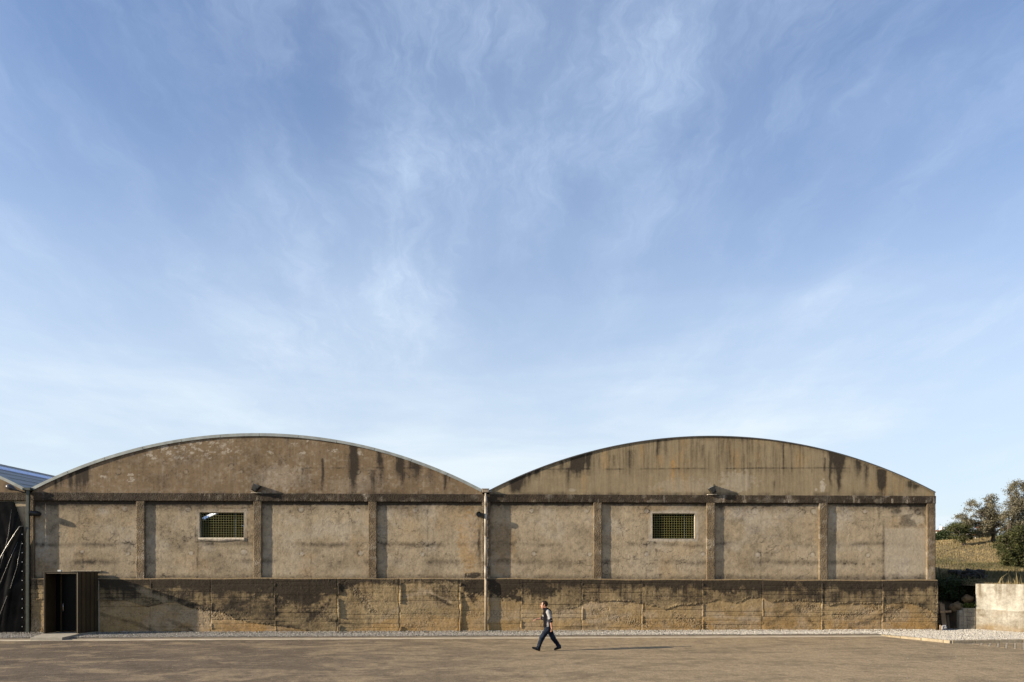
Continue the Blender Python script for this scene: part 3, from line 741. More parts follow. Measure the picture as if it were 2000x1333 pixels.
# valley gutters
mb = MB(); mb.box(((halls[1]['x1']+halls[2]['x0'])/2, 22.6, 6.34), (.5, 45.2, .08)); mb.build('valley_gutter', M_steel, ware)
mb = MB(); mb.box(((halls[0]['x1']+halls[1]['x0'])/2, 22.6, 6.34), (.5, 45.2, .08)); mb.build('valley_gutter', M_steel, ware)

# --- board-cast plinth with its rough joints
bound = [(60,1172),(193,1174),(252,1175),(285,1186),(325,1178),(345,1178),(371,1187),(396,1192),(428,1194),(457,1209),(505,1219),(541,1223),(587,1230),(620,1236),(660,1240),(700,1228),(720,1222),(740,1211),(776,1206),(796,1199),(840,1200),(896,1208),(900,1152),(930,1160),(973,1173),(1019,1176),(1055,1179),(1070,1186),(1094,1194),(1134,1185),(1153,1175),(1171,1178),(1202,1174),(1244,1178),(1257,1182),(1279,1185),(1301,1192),(1321,1185),(1369,1181),(1400,1173),(1440,1179),(1461,1169),(1488,1168),(1508,1178),(1530,1173),(1554,1174),(1598,1176),(1620,1185),(1642,1180),(1719,1180),(1752,1180),(1770,1177),(1796,1185),(1829,1202),(1860,1210)]
bxs, bys = np.array([q[0] for q in bound], float), np.array([q[1] for q in bound], float)
joints = [(294,.25),(414,.5),(538,.35),(662,1.0),(783,.8),(900,.8),(1019,.45),(1138,.5),(1255,.45),(1373,.55),(1490,.15),(1606,.4),(1724,.4)]
agg_lines = [([(675,1140),(700,1160),(716,1180),(728,1196)],9,1.0),([(728,1196),(722,1222)],5,.5),([(383,1183),(410,1196),(430,1205)],9,1.0),([(430,1194),(455,1208)],6,1.0),([(345,1160),(372,1178)],8,.5),([(1160,1196),(1185,1190)],6,.9),([(1195,1207),(1225,1212),(1262,1220)],10,1.0),([(1255,1220),(1300,1215)],4,.8),([(1320,1202),(1345,1212),(1378,1228)],11,1.0),([(1560,1186),(1600,1190)],9,.9),([(1630,1203),(1660,1205),(1690,1195),(1715,1188),(1740,1192)],8,1.0),([(1740,1208),(1765,1185)],6,.9),([(1800,1190),(1830,1215)],7,.9),([(1560,1225),(1610,1222)],6,.6),([(860,1140),(890,1172)],6,.5),([(800,1196),(880,1204)],8,.5),([(1000,1160),(1040,1168)],6,.4),([(1405,1225),(1460,1222)],8,.5),([(60,1150),(84,1160)],9,.5),([(60,1215),(84,1235)],13,1.0),([(60,1130),(66,1240)],3,1.0),([(600,1134),(940,1132)],2.5,.8),([(190,1200),(255,1232)],8,.35),([(500,1165),(640,1190)],14,.4),([(1826,1140),(1832,1230)],4,.9)]
def plinth_fields(px, py):
    bnd = np.interp(px, bxs, bys)+4*(fbm(px*.12, px*0, 900, 4)-.5)+3*(fbm(px*.5, py*.2, 902, 3, .7)-.5)
    above = bnd-py                                         # >0 above the pour line
    dlt = sst(above, -.8, .8)
    # relief (metres, outward)
    secx = np.searchsorted(np.array([j[0] for j in joints]), px)
    dsp = .030*(fbm(px*.018, py*.03, 905, 3)-.5)+.012*(fbm(px*.12, py*.12, 907, 3)-.5)
    dsp = dsp+.022*dlt*(1-sst(px, 580, 650)*(1-sst(px, 1140, 1200)))
    bh = 8.6; row = (py+3*vn(secx*1.7, secx*0, 3)*3+.8*(fbm(px*.02, py*0+1, 910, 2)-.5))/bh
    rf_ = row-np.floor(row)
    groove = np.maximum(0, 1-np.minimum(rf_, 1-rf_)*bh/1.0)
    gpres = sst(vn(np.floor(row+.5)*3.3, secx*2.1, 13)+.5*(fbm(px*.02, np.floor(row+.5), 15, 2)-.5), .35, .7)
    dsp = dsp-.016*groove*gpres+.012*(_h(np.floor(row), secx, 5)-.5)
    agg = np.zeros(px.shape)
    for pts, w, s in agg_lines:
        d = line_d(px, py, pts)+w*1.3*(fbm(px*.11, py*.11, 920, 3)-.5)
        agg = np.maximum(agg, s*(1-sst(d, w*.5, w*1.05)))
    agg = np.maximum(agg, .55*sst(fbm(px*.025, py*.05, 925, 4), .60, .72))
    lump = fbm(px*.80, py*.80, 930, 3, .65)
    dsp = dsp+agg*(-.012+.034*(lump-.42))
    # ragged lip under the pour line, proud mortar fins at the joints
    lip = gauss(above-2.2, 1.8)*sst(fbm(px*.05, px*0, 935, 3), .35, .6)
    dsp = dsp+.022*lip*(1.8*vn(px*.7, py*.3, 936)-.2)*(1-sst(px, 600, 660)*(1-sst(px, 1080, 1100)))
    for j, (jx, s) in enumerate(joints):
        cx = jx+(1.2 if s > .7 else .6)*(vn(py*.05, py*0, 940+j)-.5)*2+.9*(np.floor(vn(py*.09, py*0, 945+j)*4)/4-.4)
        seg = sst(vn(py*.12, py*0, 960+j), .52, .56) if s < .7 else sst(vn(py*.06, py*0, 960+j), .25, .28)
        w = (1.5+2.0*s*vn(py*.13, py*0, 980+j)) if s > .7 else (1.0+1.2*s*vn(py*.3, py*0, 980+j))
        fin = (1-sst(np.abs(px-cx), w*.7, w*1.15))*seg*(py > 1140)
        dsp = dsp+fin*((.02+.05*s) if s > .7 else (.010+.035*s))*(.75+.5*np.floor(3*vn(py*.07, py*0, 990+j))/3)
        dsp = dsp-(.024 if s > .7 else .010)*gauss(px-cx+w*1.4, 1.2)*(1-seg*.5)
    # colour masks
    dark = np.zeros(px.shape); pale = np.zeros(px.shape); och = np.zeros(px.shape)
    stren = np.interp(px, [60,85,190,300,440,600,660,720,780,890,900,950,1000,1060,1120,1250,1380,1480,1600,1750,1800,1832], [.1,.15,.55,.62,.90,.78,.40,.18,.15,.2,.15,.3,.42,.42,.40,.42,.48,.72,.70,.72,.62,.5])  # stain strength eased in the portal's shadow and raised beside it, offsetting shade
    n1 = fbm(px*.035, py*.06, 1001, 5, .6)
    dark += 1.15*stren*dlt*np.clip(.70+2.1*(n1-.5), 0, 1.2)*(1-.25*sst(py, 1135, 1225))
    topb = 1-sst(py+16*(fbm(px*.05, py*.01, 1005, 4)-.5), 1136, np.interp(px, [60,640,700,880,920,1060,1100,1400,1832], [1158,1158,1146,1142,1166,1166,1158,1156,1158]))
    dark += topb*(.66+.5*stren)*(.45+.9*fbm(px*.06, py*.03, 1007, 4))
    vst = sst(fbm(px*.17, py*.012, 1010, 4, .6), .50, .68)
    dark += .30*vst*(1-sst(py, 1150, 1205))
    for (x0, y0, rx, ry, s) in ((925,1148,24,15,1.0),(985,1152,26,16,1.0),(1010,1168,14,8,.8),(925,1170,7,12,.6),(1060,1158,30,12,.5),(870,1160,26,22,.35),(640,1150,30,12,.5),(1420,1148,30,12,.5),(590,1170,40,26,.4)):
        dark += s*blob(px, py, x0, y0, rx, ry, int(x0), 1.1)*(.5+.8*fbm(px*.2, py*.2, 1015, 3))
    dark += .7*agg*sst(lump, .5, .34)
    dark += .45*groove*gpres
    dark += .22*sst(fbm(px*.05, py*.07, 1020, 5, .6), .54, .72)
    for j, (jx, s) in enumerate(joints): dark += (.25+.4*(s > .7))*gauss(px-jx+1, 1.4)*sst(vn(py*.08, py*0, 1030+j), .4, .6)
    pale += .75*agg*sst(lump, .55, .68)+.30*sst(fbm(px*.3, py*.3, 1040, 3), .70, .78)
    for x0, s in ((1620,.8),(1632,.5),(1680,.7),(1694,.8),(1718,.9),(1736,.6),(1530,.6),(1468,.35),(1665,.4),(1760,.4),(1800,.4)):
        pale += .55*s*streak(px, py, x0, 1140, 1185, 2.6, 1.1, int(x0))
    pale += .40*blob(px, py, 1165, 1184, 22, 9, 1050, .6)+.4*blob(px, py, 1215, 1176, 24, 4, 1051, .8)+.3*blob(px, py, 1110, 1190, 30, 6, 1052, .8)+.22*blob(px, py, 830, 1180, 50, 10, 1053, .9)+.25*blob(px, py, 1120, 1200, 60, 8, 1054, .8)
    for pts in ([(862,1182),(866,1172)],[(868,1185),(873,1176)],[(620,1196),(626,1206)],[(990,1208),(995,1216)],[(1042,1210),(1050,1208)],[(1204,1186),(1204,1196)],[(1232,1160),(1230,1172)],[(703,1228),(706,1236)],[(1250,1176),(1262,1174)],[(994,1205),(1060,1212)],[(1585,1158),(1588,1162)],[(550,1195),(560,1190)],[(800,1148),(850,1168)]):
        pale += .5*(1-sst(line_d(px, py, pts), .4, 1.2))
    pale += .42*(1-dlt)*sst(fbm(px*.03, py*.05, 1058, 4), .42, .66)*(1-.6*sst(px, 600, 700)*(1-sst(px, 900, 960)))+.25*(1-dlt)*sst(px, 240, 330)*(1-sst(px, 430, 520))  # left foot lightened to lift the tone in the portal's shade
    for pts, w, sd, dk_ in (([(820,1150),(850,1162),(880,1176)],3,1,0),([(790,1166),(815,1160),(842,1158)],5,2,0),([(835,1160),(882,1182)],4,3,1),([(600,1178),(650,1158),(690,1140)],6,4,1),([(602,1212),(628,1190),(645,1172)],5,5,1),([(250,1140),(290,1158),(322,1172)],7,6,0),([(200,1200),(255,1215),(300,1232)],5,7,1),([(330,1212),(375,1232)],5,8,1),([(470,1180),(500,1165),(560,1140)],5,9,1),([(640,1210),(700,1222)],4,10,1),([(740,1215),(775,1190)],4,11,0),([(1150,1215),(1230,1200)],5,12,0),([(1400,1205),(1480,1210)],5,13,0),([(1500,1222),(1540,1196),(1560,1190)],5,14,1),([(1560,1195),(1590,1220)],5,15,1),([(1660,1225),(1720,1205),(1760,1182)],6,16,1),([(1095,1228),(1180,1222)],4,17,1)):  # diagonal bands; pale one beside the portal paints its shadow's lit edge
        d = line_d(px, py, pts)+w*1.5*(fbm(px*.10, py*.10, 1200+sd, 4)-.5); mk = (1-sst(d, w*.3, w*1.2))
        if dk_: dark += .42*mk*(.4+.9*fbm(px*.3, py*.3, 1230+sd, 3))
        else: pale += .5*mk; dark *= 1-.5*mk
    spk = fbm(px*.9, py*.9, 1260, 2); pale += .55*sst(spk, .70, .78)*(.35+.65*sst(fbm(px*.04, py*.07, 1262, 3), .4, .6)); dark += .5*sst(spk, .30, .22)*(.3+.7*sst(fbm(px*.05, py*.08, 1264, 3), .4, .6))
    low = sst(py+10*(fbm(px*.04, py*.05, 1060, 3)-.5), 1196, 1228)
    och += (1-dlt)*np.interp(px, [60,190,300,400,500,620,720,800,900,960,1050,1150,1260,1400,1500,1620,1720,1780,1832], [.3,.45,.75,.8,.8,.5,.6,.6,.65,.6,.45,.4,.45,.4,.4,.5,.75,.9,.8])*(.40+.70*low)*(.55+.8*fbm(px*.02, py*.04, 1065, 4))
    och += .25*low*sst(px, 1100, 1300)
    och *= (.7+.5*fbm(px*.09, py*.03, 1070, 3))
    return dsp, np.clip(dark, 0, .95), np.clip(pale, 0, .85), np.clip(och, 0, .92)

YL = -.06
xl, xrr = wx(60.5, YL), wx(1831.5, YL)
side_y = seg_axis([YL, 1.6], .04)
Xf = seg_axis([xl, xrr], .022)
plan = [(xl, y, -1, 0) for y in side_y[::-1][:-1]] + [(x, YL, 0, -1) for x in Xf] + [(xrr, y, 1, 0) for y in side_y[1:]]
plan = np.array(plan); nu = len(plan)
Zn = 112
P = np.zeros((nu, Zn+6, 3)); N = np.zeros_like(P)
zl = zled(plan[:, 0])
zz = np.linspace(0, 1, Zn)
P[:, :Zn, 2] = -.12+(zl-.05+.12)[:, None]*zz[None]
P[:, :Zn, 0] = plan[:, 0][:, None]; P[:, :Zn, 1] = plan[:, 1][:, None]
N[:, :Zn, 0] = plan[:, 2][:, None]; N[:, :Zn, 1] = plan[:, 3][:, None]
for k in range(5):
    t = (k+1)/5*math.pi/2; r = .05
    P[:, Zn+k, 2] = zl-.05+r*math.sin(t)*.95; P[:, Zn+k, 0] = plan[:, 0]-plan[:, 2]*r*(1-math.cos(t)); P[:, Zn+k, 1] = plan[:, 1]-plan[:, 3]*r*(1-math.cos(t))
    N[:, Zn+k, 0] = plan[:, 2]*math.cos(t); N[:, Zn+k, 1] = plan[:, 3]*math.cos(t); N[:, Zn+k, 2] = math.sin(t)*.4
P[:, Zn+5, 0] = plan[:, 0]-plan[:, 2]*.3; P[:, Zn+5, 1] = plan[:, 1]-plan[:, 3]*.25; P[:, Zn+5, 2] = zl+.012
u_px, u_py = to_px(P[..., 0]+np.where(plan[:, 2] != 0, (plan[:, 1]-YL)*plan[:, 2], 0)[:, None], YL, P[..., 2])
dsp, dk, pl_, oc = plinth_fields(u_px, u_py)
fade = np.ones(dsp.shape); fade[:, -1] = 0
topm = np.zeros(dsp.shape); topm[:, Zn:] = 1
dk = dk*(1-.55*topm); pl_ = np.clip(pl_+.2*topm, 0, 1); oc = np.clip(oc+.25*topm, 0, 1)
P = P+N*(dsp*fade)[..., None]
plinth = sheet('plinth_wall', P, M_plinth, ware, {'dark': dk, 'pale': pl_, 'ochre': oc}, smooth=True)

# --- downpipes
dp = empty('downpipe', (wx(948.5, -.14), -.14, 0)); dp.parent = ware; dp.matrix_parent_inverse = ware.matrix_world.inverted()
xp = wx(948.6, -.1); yp = -.088; ylow = -.150
zs = [wz(948, q, yp) for q in (969, 989, 1048, 1106, 1131, 1237.5)]
for a, b_ in zip(zs[:4], zs[1:5]):
    MB().tube([(xp, yp, a-.006), (xp, yp, b_+.006)], .064, 16).build('pipe_section', M_pipe, dp, True)
MB().tube([(xp, yp, zs[4]+.04), (xp+.004, ylow, zs[4]-.08), (xp+.004, ylow, .0)], .062, 16).build('pipe_section', M_pipe2, dp, True)
for z in zs[1:5]:
    MB().tube([(xp, yp, z-.022), (xp, yp, z+.022)], .071, 16).build('collar', M_pipe2, dp)
    MB().box((xp, yp+.10, z-.06), (.03, .12, .03)).build('bracket', M_pipe2, dp)
mb = MB(); mb.box((xp-.01, yp+.02, wz(948, 959, yp)), (.30, .20, .15), None, .01); mb.box((xp-.01, yp+.02, wz(948, 955.6, yp)), (.34, .24, .03)); mb.box((xp-.01, .06, wz(948, 959, yp)+.04), (.2, .2, .08)); mb.build('hopper', M_pipe2, dp)
MB().tube([(xp, yp, wz(948, 962, yp)), (xp, yp, wz(948, 969.5, yp))], .04, 12).build('outlet', M_pipe, dp)
tag(dp, None)

M_dpipe = simple('dark_green_pipe', (.028, .034, .026), .4, .2, .3, 6)
dq = empty('downpipe', (wx(54, -.15), -.15, 0)); dq.parent = ware; dq.matrix_parent_inverse = ware.matrix_world.inverted()
xd = wx(54, -.13)
MB().box((xd, -.105, 3.15), (.15, .10, 6.3), None, .02).build('pipe_section', M_dpipe, dq)
MB().box((xd-.01, -.10, 6.33), (.34, .22, .12), None, .01).build('hopper', M_dpipe, dq)
for z in (1.2, 3.0, 4.8): MB().box((xd, -.105, z), (.17, .12, .03)).build('collar', M_dpipe, dq)
#PART3
# ================================================================== ENTRANCE PORTAL
Yf = -1.10
ex0, ex1 = wx(85, Yf), wx(151.5, Yf); exr = wx(191, -.06); ezt = wz(118, 1118, Yf); eb = .075
M_bronze_in = simple('bronze_lining', (.036, .025, .013), .5, .1, .15, 4, spec=.15)
M_glass_dark = simple('dark_door_glass', (.003, .003, .0035), .3, 0, .1, 2, spec=.08)
M_bronze2 = simple('bronze_cladding_dull', (.034, .022, .009), .55, .15, .2, 4.0)
por = empty('entrance_portal', ((ex0+ex1)/2, Yf, 0))
tag(por, 'dark bronze metal entrance portal projecting from the left end of the warehouse', 'portal')
t = .035; hz_ = ezt-eb-.004; zm = (eb+ezt)/2
def side_run(xa, ya, xb, yb, n_, sgn):                    # clad wall of a splayed side, panel by panel with shadow joints
    d = Vector((xb-xa, yb-ya, 0)); L = d.length/n_; d.normalize(); nn = Vector((d.y, -d.x, 0))*sgn; an_ = math.atan2(d.y, d.x)
    for k in range(n_):
        c = Vector((xa, ya, zm))+d*(L*(k+.5))-nn*(.004 if k % 2 else 0)
        MB().box(c, (L-.022, t, hz_), Matrix.Rotation(an_, 3, 'Z'), .006).build('side_panel', M_bronze if k % 2 else M_bronze2, por)
        if k: MB().box(Vector((xa, ya, zm))+d*(L*k)+nn*.012, (.012, t+.02, hz_), Matrix.Rotation(an_, 3, 'Z')).build('standing_seam', M_bronze2, por)
    MB().box(Vector((xa, ya, zm))+d*(L*n_/2)-nn*.045, (L*n_-.02, .012, hz_-.01), Matrix.Rotation(an_, 3, 'Z')).build('inner_lining', M_bronze_in, por)
side_run(ex1-t/2, Yf, exr, -.04, 5, 1)
side_run(ex0+t/2, Yf, ex0+t/2, -.04, 4, -1)
mb = MB(); rp = [(ex0, Yf+.004), (ex1, Yf+.004), (exr+.02, -.03), (ex0, -.03)]
def slabpoly(pts, z0, z1):
    q = MB(); n_ = len(pts); q.add([(x, y, z0) for x, y in pts]+[(x, y, z1) for x, y in pts], [tuple(reversed(range(n_))), tuple(range(n_, 2*n_))]+[(i, (i+1) % n_, n_+(i+1) % n_, n_+i) for i in range(n_)]); return q
slabpoly([(ex0+.04, Yf+.02), (ex1-.04, Yf+.02), (exr-.03, -.03), (ex0+.04, -.03)], ezt-.06, ezt-.005).build('roof_panel', M_bronze, por)
slabpoly([(ex0-.006, Yf-.006), (ex1+.006, Yf-.006), (exr+.026, -.02), (ex0-.006, -.02)], ezt+.003, ezt+.022).build('top_flashing', M_bronze, por)
dr_ = empty('door', ((ex0+ex1)/2, -.35, eb)); dr_.parent = por; dr_.matrix_parent_inverse = por.matrix_world.inverted()
yd = -.36
MB().box(((ex0+ex1)/2+.17, yd, zm), (ex1-ex0-.28, .05, ezt-eb-.14)).build('door_leaf', M_glass_dark, dr_)
MB().box((ex0+.31, yd-.02, zm), (.06, .07, ezt-eb-.14), None, .004).build('door_jamb', M_bronze_in, dr_)
MB().box((ex0+.17, yd, zm), (.20, .04, ezt-eb-.14)).build('side_light', M_glass_dark, dr_)
xh = ex0+.42
mb = MB(); mb.tube([(xh, yd-.09, .98), (xh, yd-.09, 1.34)], .016, 10)
for z in (1.02, 1.30): mb.tube([(xh, yd-.02, z), (xh, yd-.09, z)], .010, 8)
mb.build('door_handle', simple('brushed_steel', (.55, .5, .42), .3, .9), dr_, True)
mb = MB(); mb.box((ex0+.62, Yf+.10, ezt+.06), (.15, .10, .07), None, .01); mb.build('light_fitting', simple('pale_fitting', (.5, .5, .48), .4), por)
M_mort = concrete('portal_mortar', (.27, .23, .17), (.33, .285, .22))
mb = MB(); mb.box((exr-.55, .06, ezt+.05), (1.3, .06, .055), None, .01); mb.box((exr+.05, -.06, (ezt-.28)/2), (.05, .05, ezt-.28), None, .01); mb.build('mortar_fillet', M_mort, por)
so = slabpoly([(wx(59, -2.75), -2.75), (wx(121, -2.75), -2.75), (ex1+.06, -1.0), (exr-.03, -.07), (ex0-.02, -.07), (ex0-.02, Yf)], -.055, .072).build('doorstep_slab', simple('cast_slab', (.30, .27, .215), .85, 0, .18, 5, .25, 30))
tag(so, 'low pale concrete doorstep slab in front of the bronze entrance portal', 'doorstep')

# ================================================================== BLACK TARPAULIN AND FITTINGS ON THE LEFT
m, nt, b = material('black_tarpaulin'); p = nt.pos()
nt.put(b.inputs['Base Color'], nt.mix(nt.ramp(nt.noise(p, 3, 5), .3, .7), (.0015, .0015, .0018, 1), (.004, .004, .0045, 1)))
b.inputs['Roughness'].default_value = .27; b.inputs['Specular IOR Level'].default_value = .05; nt.put(b.inputs['Normal'], nt.bump(nt.noise(p, 9, 4), .12, .02)); M_tarp = m
tp = empty('black_tarpaulin', (-22.5, -.12, 0)); tag(tp, 'black plastic tarpaulin hung in loose folds over the left wall beside the dark downpipe', 'tarpaulin')
def drape(name, xa, xb, top_fn, bot, ybase, amp, seed, fan):
    nu_, nv_ = 120, 90; U = np.linspace(0, 1, nu_); Vv = np.linspace(0, 1, nv_)
    Pd = np.zeros((nu_, nv_, 3)); x = xa+(xb-xa)*U
    tz = top_fn(x)
    Pd[..., 0] = x[:, None]; Pd[..., 2] = bot+(tz-bot)[:, None]*Vv[None]
    ph = (x[:, None]-xb)*(3.1-1.2*Vv[None])+fan*(Pd[..., 2]-bot)
    fold = .5+.5*np.sin(ph*1.9+1.2*np.sin(ph*.7+seed))
    fold = fold**1.8+.35*np.abs(np.sin(ph*3.7+seed))
    edge = sst(xb-x, 0, .5)[:, None]
    Pd[..., 1] = ybase-amp*fold*edge*(.35+.65*np.sin(np.pi*np.clip(Vv[None]*.9+.06, 0, 1)))-.02*fbm(Pd[..., 0]*3, Pd[..., 2]*2, seed, 3)
    front = Pd.copy(); me_v, me_q = sheet_data(Pd)
    bk_ = Pd.copy(); bk_[..., 1] += .006; v2, q2 = sheet_data(bk_, True)
    return link(name, mesh_np(name, np.vstack([me_v, v2]), np.vstack([me_q, q2+len(me_v)])), M_tarp, tp, True)
xb_ = wx(47.5, -.1)
drape('upper_sheet', -25.5, wx(41, -.05), lambda x: np.interp(x, [-25.5, wx(27, 0), wx(30, 0), wx(41, 0)], [5.74, 5.80, 5.76, 4.9]), 2.2, -.03, .035, 3, .35)
def ltop(x): return np.interp(x, [-25.5, wx(0, 0), wx(20, 0), wx(44, 0), xb_], [.9, wz(0, 1105, 0), wz(20, 1070, 0), wz(44, 1030, 0), wz(44, 1029, 0)])
drape('lower_sheet', -25.5, xb_, ltop, .07, -.14, .04, 8, -.55)
M_tarp_glint = simple('tarp_glint', (.05, .05, .045), .35, 0, .2, 6)  # paler than the sheet: hem and fold tubes paint its glossy highlights
hx = np.linspace(-25.5, xb_, 40)
MB().tube([(x, -.19-.05*sst(xb_-x, 0, .6), ltop(x)+.005) for x in hx], .026, 8).build('rolled_hem', M_tarp_glint, tp, True)
for pts in ([(19, 995), (13, 1045), (5, 1089), (-12, 1150)], [(34, 1059), (17, 1098), (0, 1139), (-20, 1190)], [(42, 1058), (33, 1108), (20, 1149), (0, 1199), (-14, 1228)]):
    MB().tube([(wx(a, -.2), -.185 if b_ > 1050 or pts[0][0] > 30 else -.09, wz(a, b_, -.2)) for a, b_ in pts], [.008, .013, .014, .008], 6).build('crease_glint', M_tarp_glint, tp, True) if len(pts) == 4 else MB().tube([(wx(a, -.2), -.19, wz(a, b_, -.2)) for a, b_ in pts], [.007, .012, .014, .012, .007], 6).build('crease_glint', M_tarp_glint, tp, True)
M_eye = simple('eyelet_metal', (.7, .7, .68), .3, .6)
for k in range(11):
    z = 4.35-k*.405; x = xb_-.05
    MB().tube([(x, -.148, z), (x, -.166, z)], .017, 10).build('eyelet', M_eye, tp)

def vent(loc, mouth, label, group=None, rr=.115, len_=.35):
    e = empty('vent_pipe', loc); tag(e, label, 'vent pipe')
    mb = MB(); d = Vector(mouth).normalized(); l = Vector(loc)
    s = [l, l+Vector((0, -.10, 0))]
    p2 = l+Vector((0, -.16, 0))+d*.06
    mb.tube([l+Vector((0, .14, 0)), l+Vector((0, -.08, 0)), p2, p2+d*len_], [rr*.95, rr, rr*1.0, rr*1.0], 18, cap=False); mb.build('pipe_body', M_black, e, True)
    mb = MB(); q = p2+d*len_; mb.tube([q-d*.035, q+d*.004], rr*1.12, 18, cap=False); mb.tube([q-d*.035, q+d*.004], rr*.9, 18, cap=False); mb.build('pipe_lip', M_black, e, True)
    mb = MB(); mb.tube([q-d*.10, q-d*.09], rr*.95, 18); mb.build('pipe_baffle', M_black, e)
    return e
vent((wx(76, YP), .02, wz(76, 1004, 0)), (-1, -.25, .06), 'black vent pipe elbow pointing left, high beside the dark left downpipe', len_=.12)
v2_ = vent((wx(935.5, YP), .02, wz(935, 1005.5, 0)), (0, -1, 0), 'round black vent pipe opening left of the central steel downpipe', len_=.06)

# floodlights on the beam
M_lamp = simple('lamp_housing', (.022, .020, .016), .5, .3, .3, 12)
def floodlight(px, py, aim, label):
    x = wx(px, -.08); z = ZB1; yl_ = -.10
    e = empty('floodlight', (x, yl_, z)); tag(e, label, 'floodlight', 'floodlights on the concrete beam')
    MB().box((x, -.03, z+.014), (.42, .17, .022)).build('base_plate', simple('base_mortar', (.5, .45, .37), .9), e)
    mb = MB(); hz = z+.27
    mb.tube([(x, yl_, z+.02), (x, yl_, z+.09)], .018, 8); mb.box((x, yl_, z+.095), (.05, .30, .02))
    for s in (-1, 1): mb.box((x, yl_+s*.145, z+.165), (.03, .012, .15))
    mb.build('bracket', M_lamp, e)
    rot = Matrix.Rotation(aim, 3, 'Y')                    # tilt in the facade plane
    c = Vector((x, yl_, hz-.03))
    mb = MB(); vs = []
    for sx, w in ((-.16, .13), (.10, .17), (.16, .185)):
        for a, b_ in ((-1,-1),(1,-1),(1,1),(-1,1)): vs.append(c+rot@Vector((b_*w*.78*1.0, a*.125, -sx*.75)))
    mb.add(vs, [(0,1,2,3),(11,10,9,8)]+[(k*4+j, k*4+(j+1)%4, (k+1)*4+(j+1)%4, (k+1)*4+j)[::-1] for k in range(2) for j in range(4)])
    mb.build('lamp_body', M_lamp, e)
    mb = MB()
    for k in range(5): mb.box(c+rot@Vector((-.10+.05*k, 0, .15)), (.012, .2, .07), rot)
    mb.build('cooling_fins', M_lamp, e)
    mb = MB(); mb.box(c+rot@Vector((0, 0, -.124)), (.25, .22, .008), rot); mb.build('lamp_glass', simple('lamp_glass', (.35, .36, .36), .1), e)
    mb = MB(); mb.box(c+rot@Vector((-.16, 0, -.13)), (.012, .24, .09), rot); mb.build('visor', M_lamp, e)
floodlight(500, 952, R(-150), 'black floodlight on the beam just right of the left grilled window')
floodlight(1391, 957, R(155), 'black floodlight on the beam just right of the right grilled window')
# swan-neck lamp over the tarpaulin
e = empty('wall_lamp', (wx(47, -.1), -.1, 6.3)); tag(e, 'dark street-type lamp on a short arm above the black tarpaulin', 'lamp')
a_ = Vector((wx(45, -.2), -.12, wz(45, 962, -.2))); b2 = Vector((wx(33, -.22), -.22, wz(33, 958, -.22))); c2 = Vector((wx(12, -.30), -.30, wz(12, 949, -.30)))
MB().tube([a_+Vector((.1, .15, 0)), a_, b2], .03, 10).build('lamp_arm', M_lamp, e, True)
d_ = (c2-b2); mb = MB(); mb.tube([b2, b2+d_*.2, b2+d_*.45, b2+d_*.8, c2], [.035, .06, .11, .12, .05], 12); mb.build('lamp_head', simple('lamp_head_grey', (.05, .05, .055), .35, .3), e, True)

# ================================================================== RIGHT SIDE: WALLS, BANK, HILL
W0, W1 = Vector((22.83, .42, 0)), Vector((23.85, -1.2, 0)); wd = (W1-W0).normalized(); W2 = W0+wd*5.2; wn = Vector((-wd.y, wd.x, 0))
M_white = concrete('white_concrete', (.265, .250, .215), (.33, .315, .275), dark=(.095, .078, .055), pale=(.38, .365, .32), ochre=(.19, .125, .052), bump=.18, streak=.16)
U = np.linspace(0, 5.2, 150); Zv = np.linspace(-.1, 2.14, 70)
P = np.zeros((150, 70, 3))
P[..., 0] = W0.x+wd.x*U[:, None]; P[..., 1] = W0.y+wd.y*U[:, None]; P[..., 2] = Zv[None]
uu = np.repeat(U[:, None], 70, 1); z_ = P[..., 2]
lift = .95+.02*np.sin(uu*3)
low = 1-sst(z_, lift-.015, lift+.015)
off = -.025*low+.012*(fbm(uu*1.3, z_*1.3, 1100, 3)-.5)-.006*gauss(z_-lift, .015)*3
for zb_ in (.3, .52, .74): off = off-.005*gauss(z_-zb_, .012)
P[..., 0] -= wn.x*-off; P[..., 1] -= wn.y*-off
dk = .30*low*sst(fbm(uu*1.6, z_*2.6, 1105, 4), .42, .7)+.35*gauss(z_-lift, .02)*sst(fbm(uu*2, z_*0, 1106), .4, .6)+.6*np.clip(streak(uu*40, 2000-z_*40, 0*40+8, 1912, 1965, 4, .6, 5), 0, 1)+.55*sst(fbm(uu*6, z_*.5, 1107, 4), .52, .72)*(1-low)*sst(z_, 1.2, 2.1)+.4*gauss(uu-1.25, .012)*(1-low)+.4*gauss(uu-2.45, .012)*(1-low)+.3*sst(fbm(uu*3, z_*3, 1109, 5), .55, .72)+.34*low
pl_ = .5*low*sst(fbm(uu*9, z_*.8, 1110, 3), .62, .72)*sst(z_, .2, .9)+.45*low*sst(fbm(uu*2.5, z_*9, 1111, 4), .62, .72)
oc = .62*low*(1-sst(z_+.25*(fbm(uu*1.5, z_*0, 1112)-.5), .1, .45))+.25*low*sst(fbm(uu*2, z_*3, 1113), .5, .75)
rw = sheet('retaining_wall', P, M_white, None, {'dark': np.clip(dk, 0, .9), 'pale': np.clip(pl_, 0, .9), 'ochre': np.clip(oc, 0, .9)}, flip=True)
tag(rw, 'pale concrete retaining wall with a white upper half holding back the grassy bank', 'wall')
th = .28
mb = MB(); a, b_, c_, d_ = W0, W2, W2-wn*-th, W0-wn*-th
q = [Vector((v.x, v.y, 0)) for v in (a, b_, c_, d_)]
zt = 2.14
mb.poly([(v.x, v.y, zt) for v in q]); mb.poly([(q[0].x, q[0].y, -.1), (q[3].x, q[3].y, -.1), (q[3].x, q[3].y, zt), (q[0].x, q[0].y, zt)])
